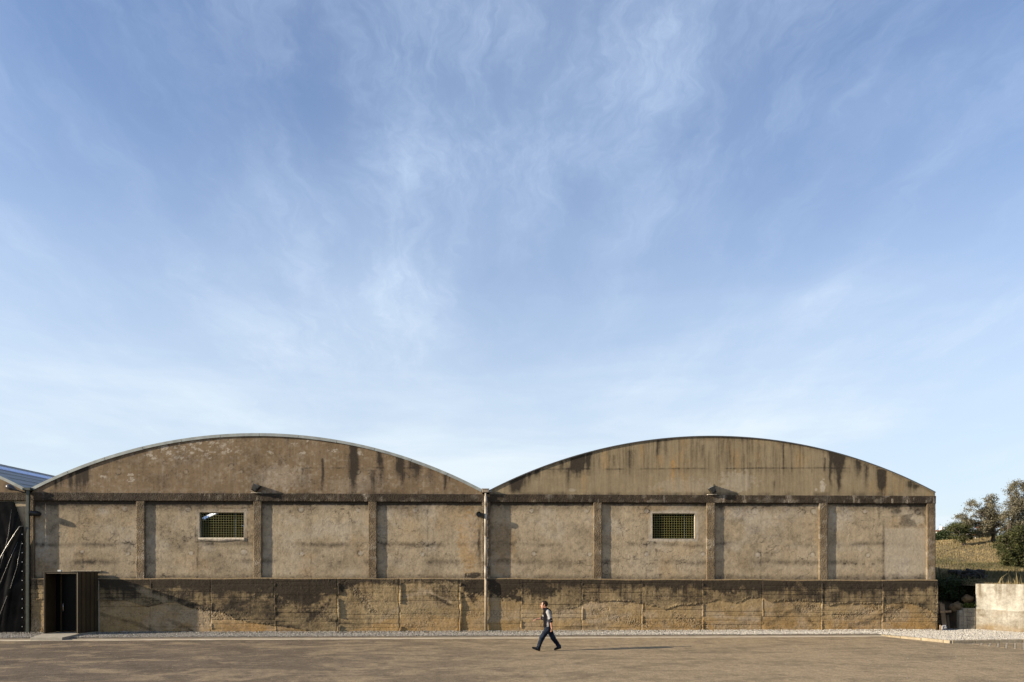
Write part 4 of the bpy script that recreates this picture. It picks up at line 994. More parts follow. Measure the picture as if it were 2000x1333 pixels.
mb.poly([(q[3].x, q[3].y, -.1), (q[2].x, q[2].y, -.1), (q[2].x, q[2].y, zt), (q[3].x, q[3].y, zt)]); mb.poly([(q[2].x, q[2].y, -.1), (q[1].x, q[1].y, -.1), (q[1].x, q[1].y, zt), (q[2].x, q[2].y, zt)])
mb.build('wall_back', M_white, rw)

# block wall at the back of the gap
M_block = concrete('grey_block', (.20, .172, .125), (.26, .225, .17), bump=.4)
bw = empty('block_wall', (22.4, .5, 0)); tag(bw, 'low grey concrete-block wall between the timber pile and the retaining wall', 'wall')
blkm = []
for l in (.39, .19):
    q = MB(); q.box((0, 0, 0), (l, .18, .19), None, .008); me = q.mesh('block'); me.materials.append(M_block); blkm.append(me)
for r in range(5):
    x = 22.80; first = r % 2
    while x > 22.05:
        l = .19 if first else .39; first = 0
        if r == 4 and x < 22.4: break
        if x-l < 22.02: l = .19
        o = bpy.data.objects.new('block', blkm[0] if l > .3 else blkm[1]); col.objects.link(o); o.parent = bw; o.matrix_parent_inverse = bw.matrix_world.inverted()
        o.location = (x-l/2, 0.46+random.uniform(-.006, .006), .10+r*.2); o.rotation_euler = (0, 0, random.uniform(-.012, .012)); x -= l+.01
mb = MB(); mb.box((22.42, .48, .45), (.74, .13, .88)); mb.build('mortar_bed', simple('block_mortar', (.33, .29, .23), .95), bw)

# the hill: one sheet from the bank up to the crest and the far slope
def hill_z(x, y):
    x = np.asarray(x, float); y = np.asarray(y, float)
    wl = .55+(22.9-x)*1.0                                # foot of the bank
    foot = np.where(x < 22.9, 2.1, np.maximum(.42-(x-22.83)*1.59+.25, -8))
    bank = np.where(x < 22.9, 2.15*sst(y, foot, foot+3.6), 2.06)
    up = np.maximum(y-2.0, -2)
    rise = .035*np.clip(up, -2, 14)+.115*np.clip(up-14, 0, 17)+.02*np.clip(x-23, 0, 40)*sst(y, -2, 12)+.03*np.clip(x-23, 0, 40)*sst(y, 14, 30)
    far = .0*y+sst(y, 36, 60)*(-2.0)+sst(y, 70, 190)*9.0
    return bank+rise*np.where(x < 22.9, sst(y, 3, 8), 1)+far+.10*(fbm(x*.5, y*.5, 1200, 4)-.5)+.5*(fbm(x*.12, y*.12, 1201, 3)-.5)*sst(y, 6, 20)
hx_ = np.concatenate([np.arange(20.9, 44, .35), np.arange(44, 70, 1.2), np.arange(70, 330, 8)]); hy_ = np.concatenate([np.arange(-4.4, 8, .3), np.arange(8, 40, .5), np.arange(40, 300, 5)])
HX, HY = np.meshgrid(hx_, hy_, indexing='ij'); P = np.stack([HX, HY, hill_z(HX, HY)], -1)
cx = (HX[:-1, :-1]+HX[1:, 1:])/2; cy = (HY[:-1, :-1]+HY[1:, 1:])/2
behind = W0.y+.05-(cx-W0.x)*1.588
skip = ((cx < 23.0) & (cy < 1.9)) | ((cx >= 23.0) & (cy < behind+.35))
m, nt, b = material('dry_meadow'); p = nt.pos()
c = nt.mix(nt.ramp(nt.noise(p, .5, 6, .6, .5), .32, .68), (.085, .066, .028, 1), (.20, .145, .064, 1))
c = nt.mix(nt.ramp(nt.noise(p, 1.4, 5), .52, .72), c, (.06, .060, .022, 1))
ea = nt.attr('earth'); c = nt.mix(ea, c, nt.mix(nt.ramp(nt.noise(p, 3, 5), .3, .7), (.085, .05, .02, 1), (.19, .115, .045, 1)))
c = nt.mix(1.0, c, nt.ramp(nt.noise(p, 12, 5, .7), .3, .7, .6, 1.3, False), 'MULTIPLY')
nt.put(b.inputs['Base Color'], c); b.inputs['Roughness'].default_value = .95; nt.put(b.inputs['Normal'], nt.bump(nt.noise(p, 5, 6, .7), .9, .12)); M_hill = m
earth = np.clip((1-sst(HY-(W0.y-(HX-W0.x)*1.588), .6, 1.5))*(HX > 22.5)+(1-sst(HY, 4.6, 5.6))*(HX < 23.2), 0, 1)*.9
tag(sheet('hill', P, M_hill, None, {'earth': earth}, skip=skip), kind='structure')

# dry grass
def grass(name, n, xr_, yr_, hr, label, seed, dens=None, wd_=.018):
    g = np.random.default_rng(seed)
    y = g.uniform(yr_[0]**.5 if yr_[0] > 0 else 0, yr_[1]**.5, n)**2 if yr_[0] >= 0 else g.uniform(yr_[0], yr_[1], n)
    t_ = g.uniform(xr_[0], xr_[1], n); x = t_*(y+D)
    k_ = (x > 20.95) & ~((x < 23.2) & (y < 3.9)) & ~((x >= 23.2) & (y < W0.y-(x-W0.x)*1.588+.9))
    if dens is not None: k_ &= g.random(n) < dens(x, y)
    x, y = x[k_], y[k_]; n = len(x); z = hill_z(x, y)-.03
    h = g.uniform(*hr, n)*(.6+.8*fbm(x*.9, y*.9, seed, 3)); a = g.uniform(0, 6.283, n); w = wd_*(.6+.025*(y+D))
    lean = g.normal(0, .35, (n, 2))+np.array((.18, .05))
    b0 = np.stack([x-np.cos(a)*w, y-np.sin(a)*w, z], -1); b1 = np.stack([x+np.cos(a)*w, y+np.sin(a)*w, z], -1)
    m0 = np.stack([x+lean[:, 0]*h*.35-np.cos(a)*w*.7, y+lean[:, 1]*h*.35-np.sin(a)*w*.7, z+h*.6], -1); m1 = m0+np.stack([np.cos(a)*w*1.4, np.sin(a)*w*1.4, 0*a], -1)
    tpt = np.stack([x+lean[:, 0]*h, y+lean[:, 1]*h, z+h], -1)
    V_ = np.stack([b0, b1, m1, m0, tpt], 1).reshape(-1, 3); i = np.arange(n)*5
    F_ = np.concatenate([np.stack([i, i+1, i+2], 1), np.stack([i, i+2, i+3], 1), np.stack([i+3, i+2, i+4], 1)])
    tn = np.clip(1.5*(fbm(x*.25, y*.25, seed+5, 4)-.5)+.5+.3*(g.random(n)-.5), 0, 1)
    return tag(link(name, mesh_np(name, V_, F_, {'tone': np.repeat(tn, 5)}), M_grass), label, 'grass', kind='stuff')
m, nt, b = material('dry_grass_blade'); t_ = nt.attr('tone')
c = nt.mix(nt.ramp(t_, .15, .8), (.062, .060, .025, 1), (.19, .145, .072, 1)); nt.put(b.inputs['Base Color'], c); b.inputs['Roughness'].default_value = .8
b.inputs['Specular IOR Level'].default_value = .15; M_grass = m
grass('dry_grass', 130000, (.60, .98), (0, 38), (.06, .20), 'dry straw-coloured grass covering the hillside', 3, None, .010)
grass('tall_weeds', 6000, (.62, .98), (-2, 9), (.25, .70), 'tall dry weeds growing along the top of the bank', 4, lambda x, y: sst(fbm(x*.6, y*.6, 8, 3), .42, .6), .014)

# ------------------------------------------------------------------ vegetation builders
def leaf_mesh(name, cen, size, seed, asp=.42, updown=.6):
    g = np.random.default_rng(seed); n = len(cen)
    d = g.normal(0, 1, (n, 3)); d[:, 2] *= updown; d /= np.linalg.norm(d, axis=1)[:, None]
    s_ = np.cross(d, g.normal(0, 1, (n, 3))); s_ /= np.linalg.norm(s_, axis=1)[:, None]+1e-9
    L_ = (size*g.uniform(.6, 1.3, n))[:, None]
    V_ = np.stack([cen-d*L_*.5, cen+s_*L_*asp*.5, cen+d*L_*.5, cen-s_*L_*asp*.5], 1).reshape(-1, 3)
    F_ = np.arange(n*4).reshape(n, 4)
    return mesh_np(name, V_, F_, {'tone': np.repeat(g.random(n), 4)})
def leaf_mat(name, a, b2_):
    m, nt, b = material(name); t_ = nt.attr('tone'); p = nt.pos()
    f = nt.math('ADD', nt.math('MULTIPLY', t_, .6), nt.math('MULTIPLY', nt.noise(p, 1.1, 3), .5))
    nt.put(b.inputs['Base Color'], nt.mix(nt.ramp(f, .3, .8), (*a, 1), (*b2_, 1))); b.inputs['Roughness'].default_value = .65; b.inputs['Specular IOR Level'].default_value = .25
    tr_ = nt.node('ShaderNodeBsdfTranslucent'); nt.put(tr_.inputs[0], (b2_[0]*1.1, b2_[1]*1.1, b2_[2]*.7, 1))
    mx = nt.node('ShaderNodeMixShader', {0: .22}); nt.l.new(b.outputs[0], mx.inputs[1]); nt.l.new(tr_.outputs[0], mx.inputs[2])
    nt.l.new(mx.outputs[0], nt.n['Material Output'].inputs[0]); return m
M_bark = simple('olive_bark', (.085, .068, .05), .95, 0, .3, 6, .7, 14)
L_olive = leaf_mat('olive_leaf', (.075, .067, .042), (.21, .19, .13))
L_dark = leaf_mat('evergreen_leaf', (.016, .026, .010), (.045, .062, .022))
L_bush = leaf_mat('broom_leaf', (.022, .028, .009), (.075, .078, .026))
L_pine = leaf_mat('pine_needles', (.03, .04, .014), (.085, .095, .035))
def tree(name, base, trunk_h, blobs, nclump, nleaf, size, lm, label, seed, group=None, r0=.16, cr=.28, multi=3, gap=.0, nleafvar=.4, cat='tree', thin=False):
    """blobs: (x, y, z, rx, ry, rz) relative to base; limbs grow from the trunk into every blob, twigs to every clump"""
    g = np.random.default_rng(seed); rd = random.Random(seed)
    e = empty(name, base); tag(e, label, cat, group)
    mb = MB(); B = Vector(base); fork = []
    for k in range(multi):
        d = Vector((rd.uniform(-.35, .35), rd.uniform(-.25, .25), 1)).normalized()
        p0 = B+Vector((rd.uniform(-.1, .1)*(multi > 1), rd.uniform(-.1, .1), -.15)); p1 = p0+d*trunk_h*.5+Vector((rd.uniform(-.1, .1), 0, 0)); p2 = p0+d*trunk_h+Vector((rd.uniform(-.2, .2), rd.uniform(-.2, .2), 0))
        r_ = r0/multi**.4; mb.tube([p0, p1, p2], [r_*1.25, r_*.95, r_*.75], 9); fork.append((p2, r_*.72))
    nodes = []
    for bx in blobs:
        c_ = B+Vector(bx[:3]); f_, rr = min(fork, key=lambda q: (q[0]-c_).length)
        mid = (f_+c_)/2+Vector((rd.uniform(-.2, .2), rd.uniform(-.2, .2), rd.uniform(-.1, .25)))
        end = c_+Vector((0, 0, bx[5]*.35)); mb.tube([f_-Vector((0, 0, .05)), mid, c_, end], [rr, rr*.62, rr*.38, rr*.15], 7)
        for t in np.linspace(.3, 1, 5): nodes.append((f_.lerp(mid, t*2) if t < .5 else mid.lerp(end, t*2-1), rr*.3))
    cs = []
    vol = np.array([bx[3]*bx[4]*bx[5] for bx in blobs])**.75; vol = vol/vol.sum()
    for bi, bx in enumerate(blobs):
        for _ in range(int(nclump*vol[bi])):
            v = g.normal(0, 1, 3); v /= np.linalg.norm(v); rr = g.uniform(.25, 1)**.55*g.uniform(.9, 1.12)
            c_ = B+Vector((bx[0]+v[0]*bx[3]*rr, bx[1]+v[1]*bx[4]*rr, bx[2]+v[2]*bx[5]*rr))
            if gap and fbm(np.array([c_.x*1.9]), np.array([c_.z*1.9+c_.y*.6]), seed, 2)[0] < gap: continue
            cs.append(c_)
    for c_ in cs:
        q, rr = min(nodes, key=lambda t: (t[0]-c_).length)
        mb.tube([q, (q+c_)/2+Vector((rd.uniform(-.08, .08), rd.uniform(-.08, .08), rd.uniform(-.02, .1))), c_], [max(rr*.5, .012), .010, .005], 4, cap=False)
    mb.build('trunk', M_bark, e, True)
    cen = []
    for c_ in cs:
        k_ = int(nleaf*g.uniform(1-nleafvar, 1+nleafvar)); rad = cr*g.uniform(.6, 1.35)
        cen.append(np.array(c_)+g.normal(0, .5, (k_, 3))*rad*np.array((1, 1, .85)))
    cen = np.vstack(cen)
    link('crown', leaf_mesh('crown', cen, size, seed, .5), lm, e)
    return e
def hp(px, py, zc):                                      # a point on the hill below the given pixel column at that distance
    v = at_depth(px, py, zc); return (v.x, v.y, float(hill_z(v.x, v.y)))
def bl(base, zc, lst):                                   # blobs given in photo pixels at distance zc
    s_ = zc/F; out = []
    for (px, py, rx, ry) in lst:
        v = at_depth(px, py, zc); j = random.uniform(-.5, .5)
        out.append((v.x-base[0], v.y-base[1]+j, v.z-base[2], rx*s_, max(rx, ry)*s_*.9, ry*s_))
    return out
zc = 62; bs = hp(1940, 1050, zc)
tree('olive_tree', bs, 1.0, bl(bs, zc, [(1893,992,17,11),(1908,985,13,10),(1881,1010,11,8),(1915,1005,16,12),(1938,975,13,10),(1935,998,19,16),(1925,1025,18,10),(1945,1018,18,14),(1905,1022,14,9),(1908,1040,15,9),(1930,1042,16,9),(1955,1036,16,12),(1885,1022,9,7)]), 1200, 24, .12, L_olive, 'grey-green olive tree with two rounded crowns left of the tallest one', 41, 'olive trees on the hill', .15, .26, 3, .38)
zc = 60; bs = hp(1978, 1048, zc)
tree('olive_tree', bs, 1.3, bl(bs, zc, [(1972,962,13,11),(1993,945,14,12),(2012,952,18,16),(1985,985,22,18),(2010,995,22,20),(1965,1008,18,13),(1995,1022,24,14),(2030,980,22,22)]), 1200, 24, .12, L_olive, 'tallest grey-green olive tree at the right edge of the photo', 42, 'olive trees on the hill', .17, .26, 3, .38)
zc = 61; bs = hp(1883, 1066, zc)
tree('olive_tree', bs, .7, bl(bs, zc, [(1868,1040,13,12),(1886,1036,14,13),(1898,1045,9,9),(1876,1052,12,7),(1860,1033,7,6)]), 150, 30, .13, L_bush, 'small dark bushy tree low on the hill crest', 43, None, .10, .28, 3, .30)
zc = 49; bs = hp(1985, 1104, zc)
tree('round_bush', bs, .4, bl(bs, zc, [(1975,1098,24,10),(2000,1098,22,10),(1972,1065,22,26),(1995,1055,22,28),(1962,1082,16,16),(1985,1088,22,14),(2012,1075,22,26),(2005,1040,14,14),(1978,1044,12,14)]), 420, 46, .13, L_bush, 'dense round green bush on the grassy slope', 44, None, .06, .26, 5, 0, cat='bush')
zc = 92; bs = hp(1838, 1066, zc)
tree('evergreen_tree', bs, .8, bl(bs, zc, [(1840,1050,10,12),(1829,1052,9,11),(1853,1053,8,9),(1842,1041,7,7)]), 170, 26, .22, L_dark, 'dark evergreen tree next to the warehouse corner', 45, None, .2, .6, 2)
zc = 125; bs = hp(1873, 1062, zc)
tree('stone_pine', bs, 2.6, bl(bs, zc, [(1872,1030,15,7),(1862,1033,9,5),(1884,1033,9,5)]), 130, 26, .30, L_pine, 'flat-topped stone pine rising behind the small dark tree', 46, None, .25, .8, 1)
zc = 100; bs = hp(1925, 1058, zc)
tree('roadside_shrub', bs, .5, bl(bs, zc, [(1925,1047,10,6),(1935,1048,8,5),(1860,1056,6,5)]), 70, 24, .2, L_pine, 'pale green shrub in front of the far white houses', 47, None, .1, .6, 2, cat='shrub')

zc = 33.7; v_ = at_depth(1868, 1165, zc); bs = (v_.x, v_.y, .2)
tree('bramble', bs, .3, bl(bs, zc, [(1842,1142,16,12),(1866,1140,18,12),(1888,1146,14,10),(1848,1162,18,11),(1872,1162,14,10)]), 260, 40, .09, L_dark, 'dark bramble thicket in the shaded gap behind the timber', 48, None, .04, .24, 5, cat='bramble')
# far houses
M_wallw = simple('white_render', (.72, .70, .66), .9, 0, .1, 1); M_tile = simple('red_roof_tiles', (.36, .11, .05), .9, 0, .25, 3); M_win = simple('far_window', (.05, .055, .06), .2)
def house(px, py, w, h, zc, label, rot=0, roof=.9):
    v = at_depth(px, py, zc); s_ = zc/F; W_, H_ = w*s_, h*s_; Dp = W_*.7
    gz = float(hill_z(v.x, v.y)); e = empty('house', (v.x, v.y, gz)); tag(e, label, 'house', 'far houses on the slope')
    zb = v.z-H_/2; z0 = min(gz, zb)-.6; z1 = v.z+H_/2
    M_ = Matrix.Rotation(rot, 3, 'Z'); c_ = Vector((v.x, v.y, 0))
    q = MB(); q.box((v.x, v.y, (z0+z1)/2), (W_, Dp, z1-z0), M_); q.build('wall', M_wallw, e)
    q = MB(); o_ = .4; rh = W_*.16*roof
    pts = [c_+M_@Vector(t)+Vector((0, 0, z1)) for t in ((-W_/2-o_, -Dp/2-o_, 0), (W_/2+o_, -Dp/2-o_, 0), (W_/2+o_, Dp/2+o_, 0), (-W_/2-o_, Dp/2+o_, 0), (-W_/2-o_, 0, rh), (W_/2+o_, 0, rh))]
    q.add([p_+Vector((0, 0, .02)) for p_ in pts], [(0,1,5,4),(2,3,4,5),(1,2,5),(3,0,4),(3,2,1,0)]); rf = q.build('roof', M_tile, e)
    q = MB(); q.box(c_+M_@Vector((W_*.25, 0, 0))+Vector((0, 0, z1+rh+.2)), (.7, .7, 1.2), M_); q.build('chimney', M_wallw, rf)
    n_ = max(2, int(W_/3.2))
    for k in range(n_):
        q = MB(); q.box(c_+M_@Vector((-W_/2+W_*(k+.5)/n_, -Dp/2-.02, 0))+Vector((0, 0, z1-H_*.45)), (1.0, .08, 1.2), M_); q.build('window', M_win, e)
house(1836, 1043, 16, 9, 150, 'far white house showing just right of the warehouse corner')
house(1852, 1046, 10, 6, 140, 'small far white house left of the stone pine', .2)
house(1888, 1051, 12, 10, 150, 'far white house seen through the small dark tree', -.2)
house(1910, 1051, 17, 11, 150, 'far white house with a bright red roof between the olive trees', .1, 1.3)
house(1927, 1036, 26, 9, 170, 'far tan-roofed house half hidden behind the left olive tree', .1)

# ------------------------------------------------------------------ timber leaning in the gap
M_wood = simple('old_timber', (.15, .10, .055), .9, 0, .35, 5, .5, 25); M_wood2 = simple('paler_timber', (.26, .17, .09), .9, 0, .3, 5, .5, 25)
def plank(a, b_, w, th_, m_, label, roll=0):
    a, b_ = Vector(a), Vector(b_); d = (b_-a); L_ = d.length; q = d.to_track_quat('Z', 'Y').to_matrix()@Matrix.Rotation(roll, 3, 'Z')
    o = MB().box((a+b_)/2, (w, th_, L_), q, .006).build('timber_plank', m_)
    return tag(o, label, 'plank', 'timber in the gap')
zz_ = 0
for k, (zq, dx, lab) in enumerate(((.08, 0, 'bottom board of the dark timber stack'), (.30, .05, 'second board up in the dark timber stack'), (.52, -.03, 'third board up in the dark timber stack'), (.74, .04, 'fourth board up in the dark timber stack'), (.96, -.02, 'fifth board up in the dark timber stack'), (1.16, .03, 'topmost board of the dark timber stack'))):
    plank((20.75, 1.35+.05*k, zq+.06), (21.85+dx, 1.15+.05*k, zq-.02), .19, .06, M_wood, lab+' beside the warehouse corner', R(90))
plank((21.62, .80, -.02), (21.78, 1.25, 1.16), .20, .04, M_wood2, 'wide plank standing upright against the dark timber stack')
plank((21.10, .78, -.02), (21.62, 1.30, .98), .10, .06, M_wood2, 'narrow plank leaning steeply left of the wide upright plank')
plank((21.32, .72, .80), (21.92, .80, .82), .09, .06, M_wood2, 'short pale batten nailed across the upright plank', R(90))
plank((21.86, .85, 0), (22.02, 1.2, .62), .10, .05, M_wood, 'short dark offcut leaning right of the wide upright plank')
plank((20.72, -.22, -.02), (20.72, -.20, .26), .06, .05, M_wood2, 'short wooden stake at the foot of the warehouse corner')
# crumpled white sack by the corner
g = np.random.default_rng(5); nu_, nv_ = 24, 14
th_ = np.linspace(0, 2*np.pi, nu_); ph_ = np.linspace(.02, np.pi-.02, nv_)
TT, PP = np.meshgrid(th_, ph_, indexing='ij'); rr = .13*(1+.75*(fbm(np.cos(TT)*2.2+5, PP*2.2+np.sin(TT)*2.2, 3, 4)-.5)*2)
P = np.stack([20.98+rr*np.sin(PP)*np.cos(TT)*1.1, -.10+rr*np.sin(PP)*np.sin(TT)*.7, .10+rr*np.cos(PP)*.95], -1)
tag(sheet('plastic_sack', P, simple('white_plastic', (.22, .22, .23), .5, 0, .3, 8), smooth=False), 'crumpled white plastic sack by the warehouse corner stake', 'sack')
# fallen roots and branches on the slope
M_char = simple('dark_dead_wood', (.022, .017, .013), .95, 0, .4, 8, .6, 14)
e = empty('brush_pile', hp(1890, 1122, 36.5)); tag(e, 'dark pile of cut branches lying on the grass behind the gap', 'brush pile')
rd = random.Random(12); B = e.location
for k in range(34):
    a = B+Vector((rd.uniform(-.6, .6), rd.uniform(-.35, .35), rd.uniform(.08, .48))); d = Vector((rd.uniform(-1, 1), rd.uniform(-.6, .6), rd.uniform(-.15, .25))).normalized()*rd.uniform(.25, .6)
    r_ = rd.uniform(.05, .15); MB().tube([a-d, a+Vector((0, 0, rd.uniform(-.03, .06))), a+d], [r_, r_*.9, r_*.5], 7).build('branch', M_char, e, True)
M_bank = simple('dark_bank_soil', (.060, .038, .018), .97, 0, .5, 4, .9, 14)
# boulders and a grass tuft above the block wall
M_rock = concrete('bank_rock', (.15, .098, .05), (.20, .135, .07), bump=.8)
for k, (x, y, z, s_, lab) in enumerate(((22.38, 1.0, 1.0, .34, 'ochre boulder resting above the low block wall'), (22.78, .85, 1.4, .24, 'small ochre boulder against the end of the retaining wall'))):
    TT, PP = np.meshgrid(np.linspace(0, 2*np.pi, 30), np.linspace(.02, np.pi-.02, 18), indexing='ij'); rr = s_*(1+.5*(fbm(np.cos(TT)*1.6+3*k, PP*1.6+np.sin(TT)*1.6, 9+k, 4)-.5)*2)
    tag(sheet('boulder', np.stack([x+rr*np.sin(PP)*np.cos(TT), y+rr*np.sin(PP)*np.sin(TT)*.8, z+rr*np.cos(PP)*.75], -1), M_rock), lab, 'boulder')
bx_ = np.linspace(20.95, 23.05, 60); by_ = np.linspace(.53, 4.6, 90); BX, BY = np.meshgrid(bx_, by_, indexing='ij')
BZ = -.06+.86*sst(BX, 21.85, 22.2)*sst(BY, .5, .62)+1.45*sst(BY, .75+1.5*(1-sst(BX, 21.5, 22.5)), 4.0)+.22*(fbm(BX*2.2, BY*2.2, 77, 4)-.5)+.10*(fbm(BX*8, BY*8, 78, 3)-.5)
tag(sheet('earth_bank', np.stack([BX, BY, BZ], -1), M_bank), kind='structure')
rd = random.Random(3); mb = MB()
for k in range(120):
    a = Vector((22.62+rd.uniform(-.18, .2), .62+rd.uniform(-.12, .12), .96)); d = Vector((rd.gauss(0, .35)-.1, rd.gauss(-.35, .2), 1)).normalized()*rd.uniform(.2, .5); w = .012
    mb.add([a-Vector((w, 0, 0)), a+Vector((w, 0, 0)), a+d*.6+Vector((w*.7, 0, 0)), a+d+Vector((0, 0, -.12))], [(0, 1, 2), (0, 2, 3)])
tag(mb.build('grass_tuft', leaf_mat('tuft_green', (.08, .10, .02), (.22, .24, .05))), 'green grass tuft hanging over the top of the low block wall', 'grass tuft')
# twig on the asphalt
tw = ground_at(180, 1263.5, -.055); mb = MB(); mb.tube([tw+Vector((-.14, .02, .01)), tw+Vector((0, 0, .012)), tw+Vector((.13, .06, .02)), tw+Vector((.2, .2, .03))], [.008, .009, .007, .004], 6)
tag(mb.build('dry_twig', M_wood2), 'thin pale twig lying on the asphalt near the doorstep', 'twig')
#PART4
# ================================================================== PERSON
def surfnet(f, org, h):
    s = f < 0
    nx, ny, nz = [d-1 for d in f.shape]
    cnt = np.zeros((nx, ny, nz), np.int8); acc = np.zeros((nx, ny, nz, 3), np.float32)
    corners = [(i, j, k) for i in (0, 1) for j in (0, 1) for k in (0, 1)]
    for a in corners:
        for ax in range(3):
            if a[ax]: continue
            b_ = list(a); b_[ax] = 1
            A = f[a[0]:a[0]+nx, a[1]:a[1]+ny, a[2]:a[2]+nz]; B = f[b_[0]:b_[0]+nx, b_[1]:b_[1]+ny, b_[2]:b_[2]+nz]
            mk = (A < 0) != (B < 0); t = A[mk]/(A[mk]-B[mk])
            pt = np.tile(np.array(a, np.float32), (len(t), 1)); pt[:, ax] += t
            acc[mk] += pt; cnt[mk] += 1
    act = cnt > 0; vid = np.full(act.shape, -1, np.int64); vid[act] = np.arange(act.sum())
    ii = np.argwhere(act); V = (acc[act]/cnt[act][:, None]+ii)*h+np.array(org)
    Q = []
    for ax in range(3):
        sl0 = [slice(None)]*3; sl1 = [slice(None)]*3; sl0[ax] = slice(0, -1); sl1[ax] = slice(1, None)
        ch = s[tuple(sl0)] != s[tuple(sl1)]; idx = np.argwhere(ch); u, v = [(1, 2), (2, 0), (0, 1)][ax]
        ok = (idx[:, u] > 0) & (idx[:, v] > 0) & (idx[:, u] < act.shape[u]) & (idx[:, v] < act.shape[v]); idx = idx[ok]
        def c(du, dv):
            q = idx.copy(); q[:, u] -= du; q[:, v] -= dv; return vid[q[:, 0], q[:, 1], q[:, 2]]
        q = np.stack([c(1, 1), c(0, 1), c(0, 0), c(1, 0)], 1)
        neg = ~s[idx[:, 0], idx[:, 1], idx[:, 2]]; q[neg] = q[neg][:, ::-1]
        Q.append(q)
    Q = np.concatenate(Q); Q = Q[(Q >= 0).all(1)]
    return V, Q
def grid(lo, hi, h):
    ax = [np.arange(l, u+h, h, dtype=np.float32) for l, u in zip(lo, hi)]
    return np.meshgrid(*ax, indexing='ij')
def cap(G, a, b_, ra, rb):
    X, Y, Z = G; d = [b_[i]-a[i] for i in range(3)]; L = sum(q*q for q in d)
    t = np.clip(((X-a[0])*d[0]+(Y-a[1])*d[1]+(Z-a[2])*d[2])/L, 0, 1)
    return np.sqrt((X-a[0]-t*d[0])**2+(Y-a[1]-t*d[1])**2+(Z-a[2]-t*d[2])**2)-(ra+(rb-ra)*t)
def ell(G, c, r, rot=0.0):
    X, Y, Z = G[0]-c[0], G[1]-c[1], G[2]-c[2]; cs, sn = math.cos(rot), math.sin(rot); X, Z = X*cs+Z*sn, -X*sn+Z*cs
    k = np.sqrt((X/r[0])**2+(Y/r[1])**2+(Z/r[2])**2); return (k-1)*min(r)
def smin(a, b_, k):
    h = np.clip(.5+.5*(b_-a)/k, 0, 1); return b_*(1-h)+a*h-k*h*(1-h)
def union(lst, k):
    f = lst[0]
    for q in lst[1:]: f = smin(f, q, k)
    return f
# local frame: x backwards along the walk (he walks towards -x), y away from the camera, z up; ground at 0
yl, yr = -.10, .10                                        # left limbs are nearer the camera
sh_l, el_l, wr_l = (.005, -.205, 1.375), (.09, -.25, 1.085), (.115, -.235, .835)
sh_r, el_r, wr_r = (-.01, .205, 1.375), (-.165, .245, 1.135), (-.385, .21, 1.095)
def hand(G, wr, d, up_, side, curl):
    """palm plus four unequal fingers and a thumb, slightly closed"""
    d = Vector(d).normalized(); n = Vector(up_).normalized(); s_ = d.cross(n).normalized()*side; w = Vector(wr); out = []
    pc = w+d*.085
    for k in (-.028, -.009, .010, .028): out.append(cap(G, w+d*.01+s_*k*.6, w+d*.088+s_*k, .019, .016))
    for k, L_ in ((-.030, .062), (-.010, .076), (.010, .070), (.029, .054)):
        a = w+d*.088+s_*k; b1 = a+(d*math.cos(curl*.5)+n*math.sin(curl*.5))*L_*.5; b2_ = b1+(d*math.cos(curl*1.5)+n*math.sin(curl*1.5))*L_*.32; b3 = b2_+(d*math.cos(curl*2.3)+n*math.sin(curl*2.3))*L_*.28
        out += [cap(G, a, b1, .0105, .0095), cap(G, b1, b2_, .0095, .0088), cap(G, b2_, b3, .0088, .0075)]
    a = w+d*.03-s_*.026; b1 = a+(d*.75-s_*.55+n*.35).normalized()*.045; b2_ = b1+(d*.9-s_*.1+n*.45).normalized()*.038
    out += [cap(G, a, b1, .014, .0115), cap(G, b1, b2_, .0115, .009)]
    return out
skin_m, nt, b = material('skin'); p = nt.pos(); nt.put(b.inputs['Base Color'], nt.mix(nt.ramp(nt.noise(p, 20, 3), .3, .7), (.30, .145, .09, 1), (.37, .19, .125, 1))); b.inputs['Roughness'].default_value = .55; b.inputs['Subsurface Weight'].default_value = .05
HC = (-.135, 0, 1.625)
h = .0065
G = grid((-.56, -.34, .55), (.30, .34, 1.78), h)
head = union([ell(G, (HC[0]+.012, 0, HC[2]+.02), (.100, .076, .105)), ell(G, (HC[0]-.035, 0, HC[2]-.045), (.070, .058, .080), -.15), cap(G, (HC[0]-.068, 0, HC[2]-.112), (HC[0]-.03, 0, HC[2]-.11), .026, .04)], .03)
head = smin(head, cap(G, (HC[0]-.103, 0, HC[2]+.005), (HC[0]-.122, 0, HC[2]-.033), .009, .015), .012)          # nose
head = smin(head, ell(G, (HC[0]-.098, 0, HC[2]-.073), (.016, .026, .010)), .010)                                 # lips
head = smin(head, cap(G, (HC[0]-.092, -.035, HC[2]+.022), (HC[0]-.092, .035, HC[2]+.022), .012, .012), .012)      # brow
for s_ in (-1, 1):
    head = np.maximum(head, -ell(G, (HC[0]-.106, s_*.033, HC[2]+.002), (.016, .017, .010)))
    head = smin(head, ell(G, (HC[0]+.012, s_*.078, HC[2]-.010), (.020, .010, .033), .2), .006)
parts_ = [head, cap(G, (HC[0]+.035, 0, HC[2]-.06), (-.05, 0, 1.44), .056, .064), ell(G, (-.03, 0, 1.33), (.10, .17, .13)), ell(G, (-.02, 0, 1.05), (.105, .15, .24)), ell(G, (0, 0, .87), (.10, .125, .12)),
          cap(G, sh_l, el_l, .048, .040), cap(G, el_l, wr_l, .041, .028), cap(G, sh_r, el_r, .048, .040), cap(G, el_r, wr_r, .041, .028)]
body = union(parts_, .03)
hd = union(hand(G, wr_l, (.10, .02, -1), (-1, .1, -.1), 1, .75)+hand(G, wr_r, (-1, -.1, -.22), (.05, -.1, -1), -1, .7), .006)
body = smin(body, hd, .012)
legs = union([cap(G, (0, yl*.8, .86), (-.05, yl, .68), .07, .05), cap(G, (0, yr*.8, .86), (.05, yr, .68), .07, .05)], .02)
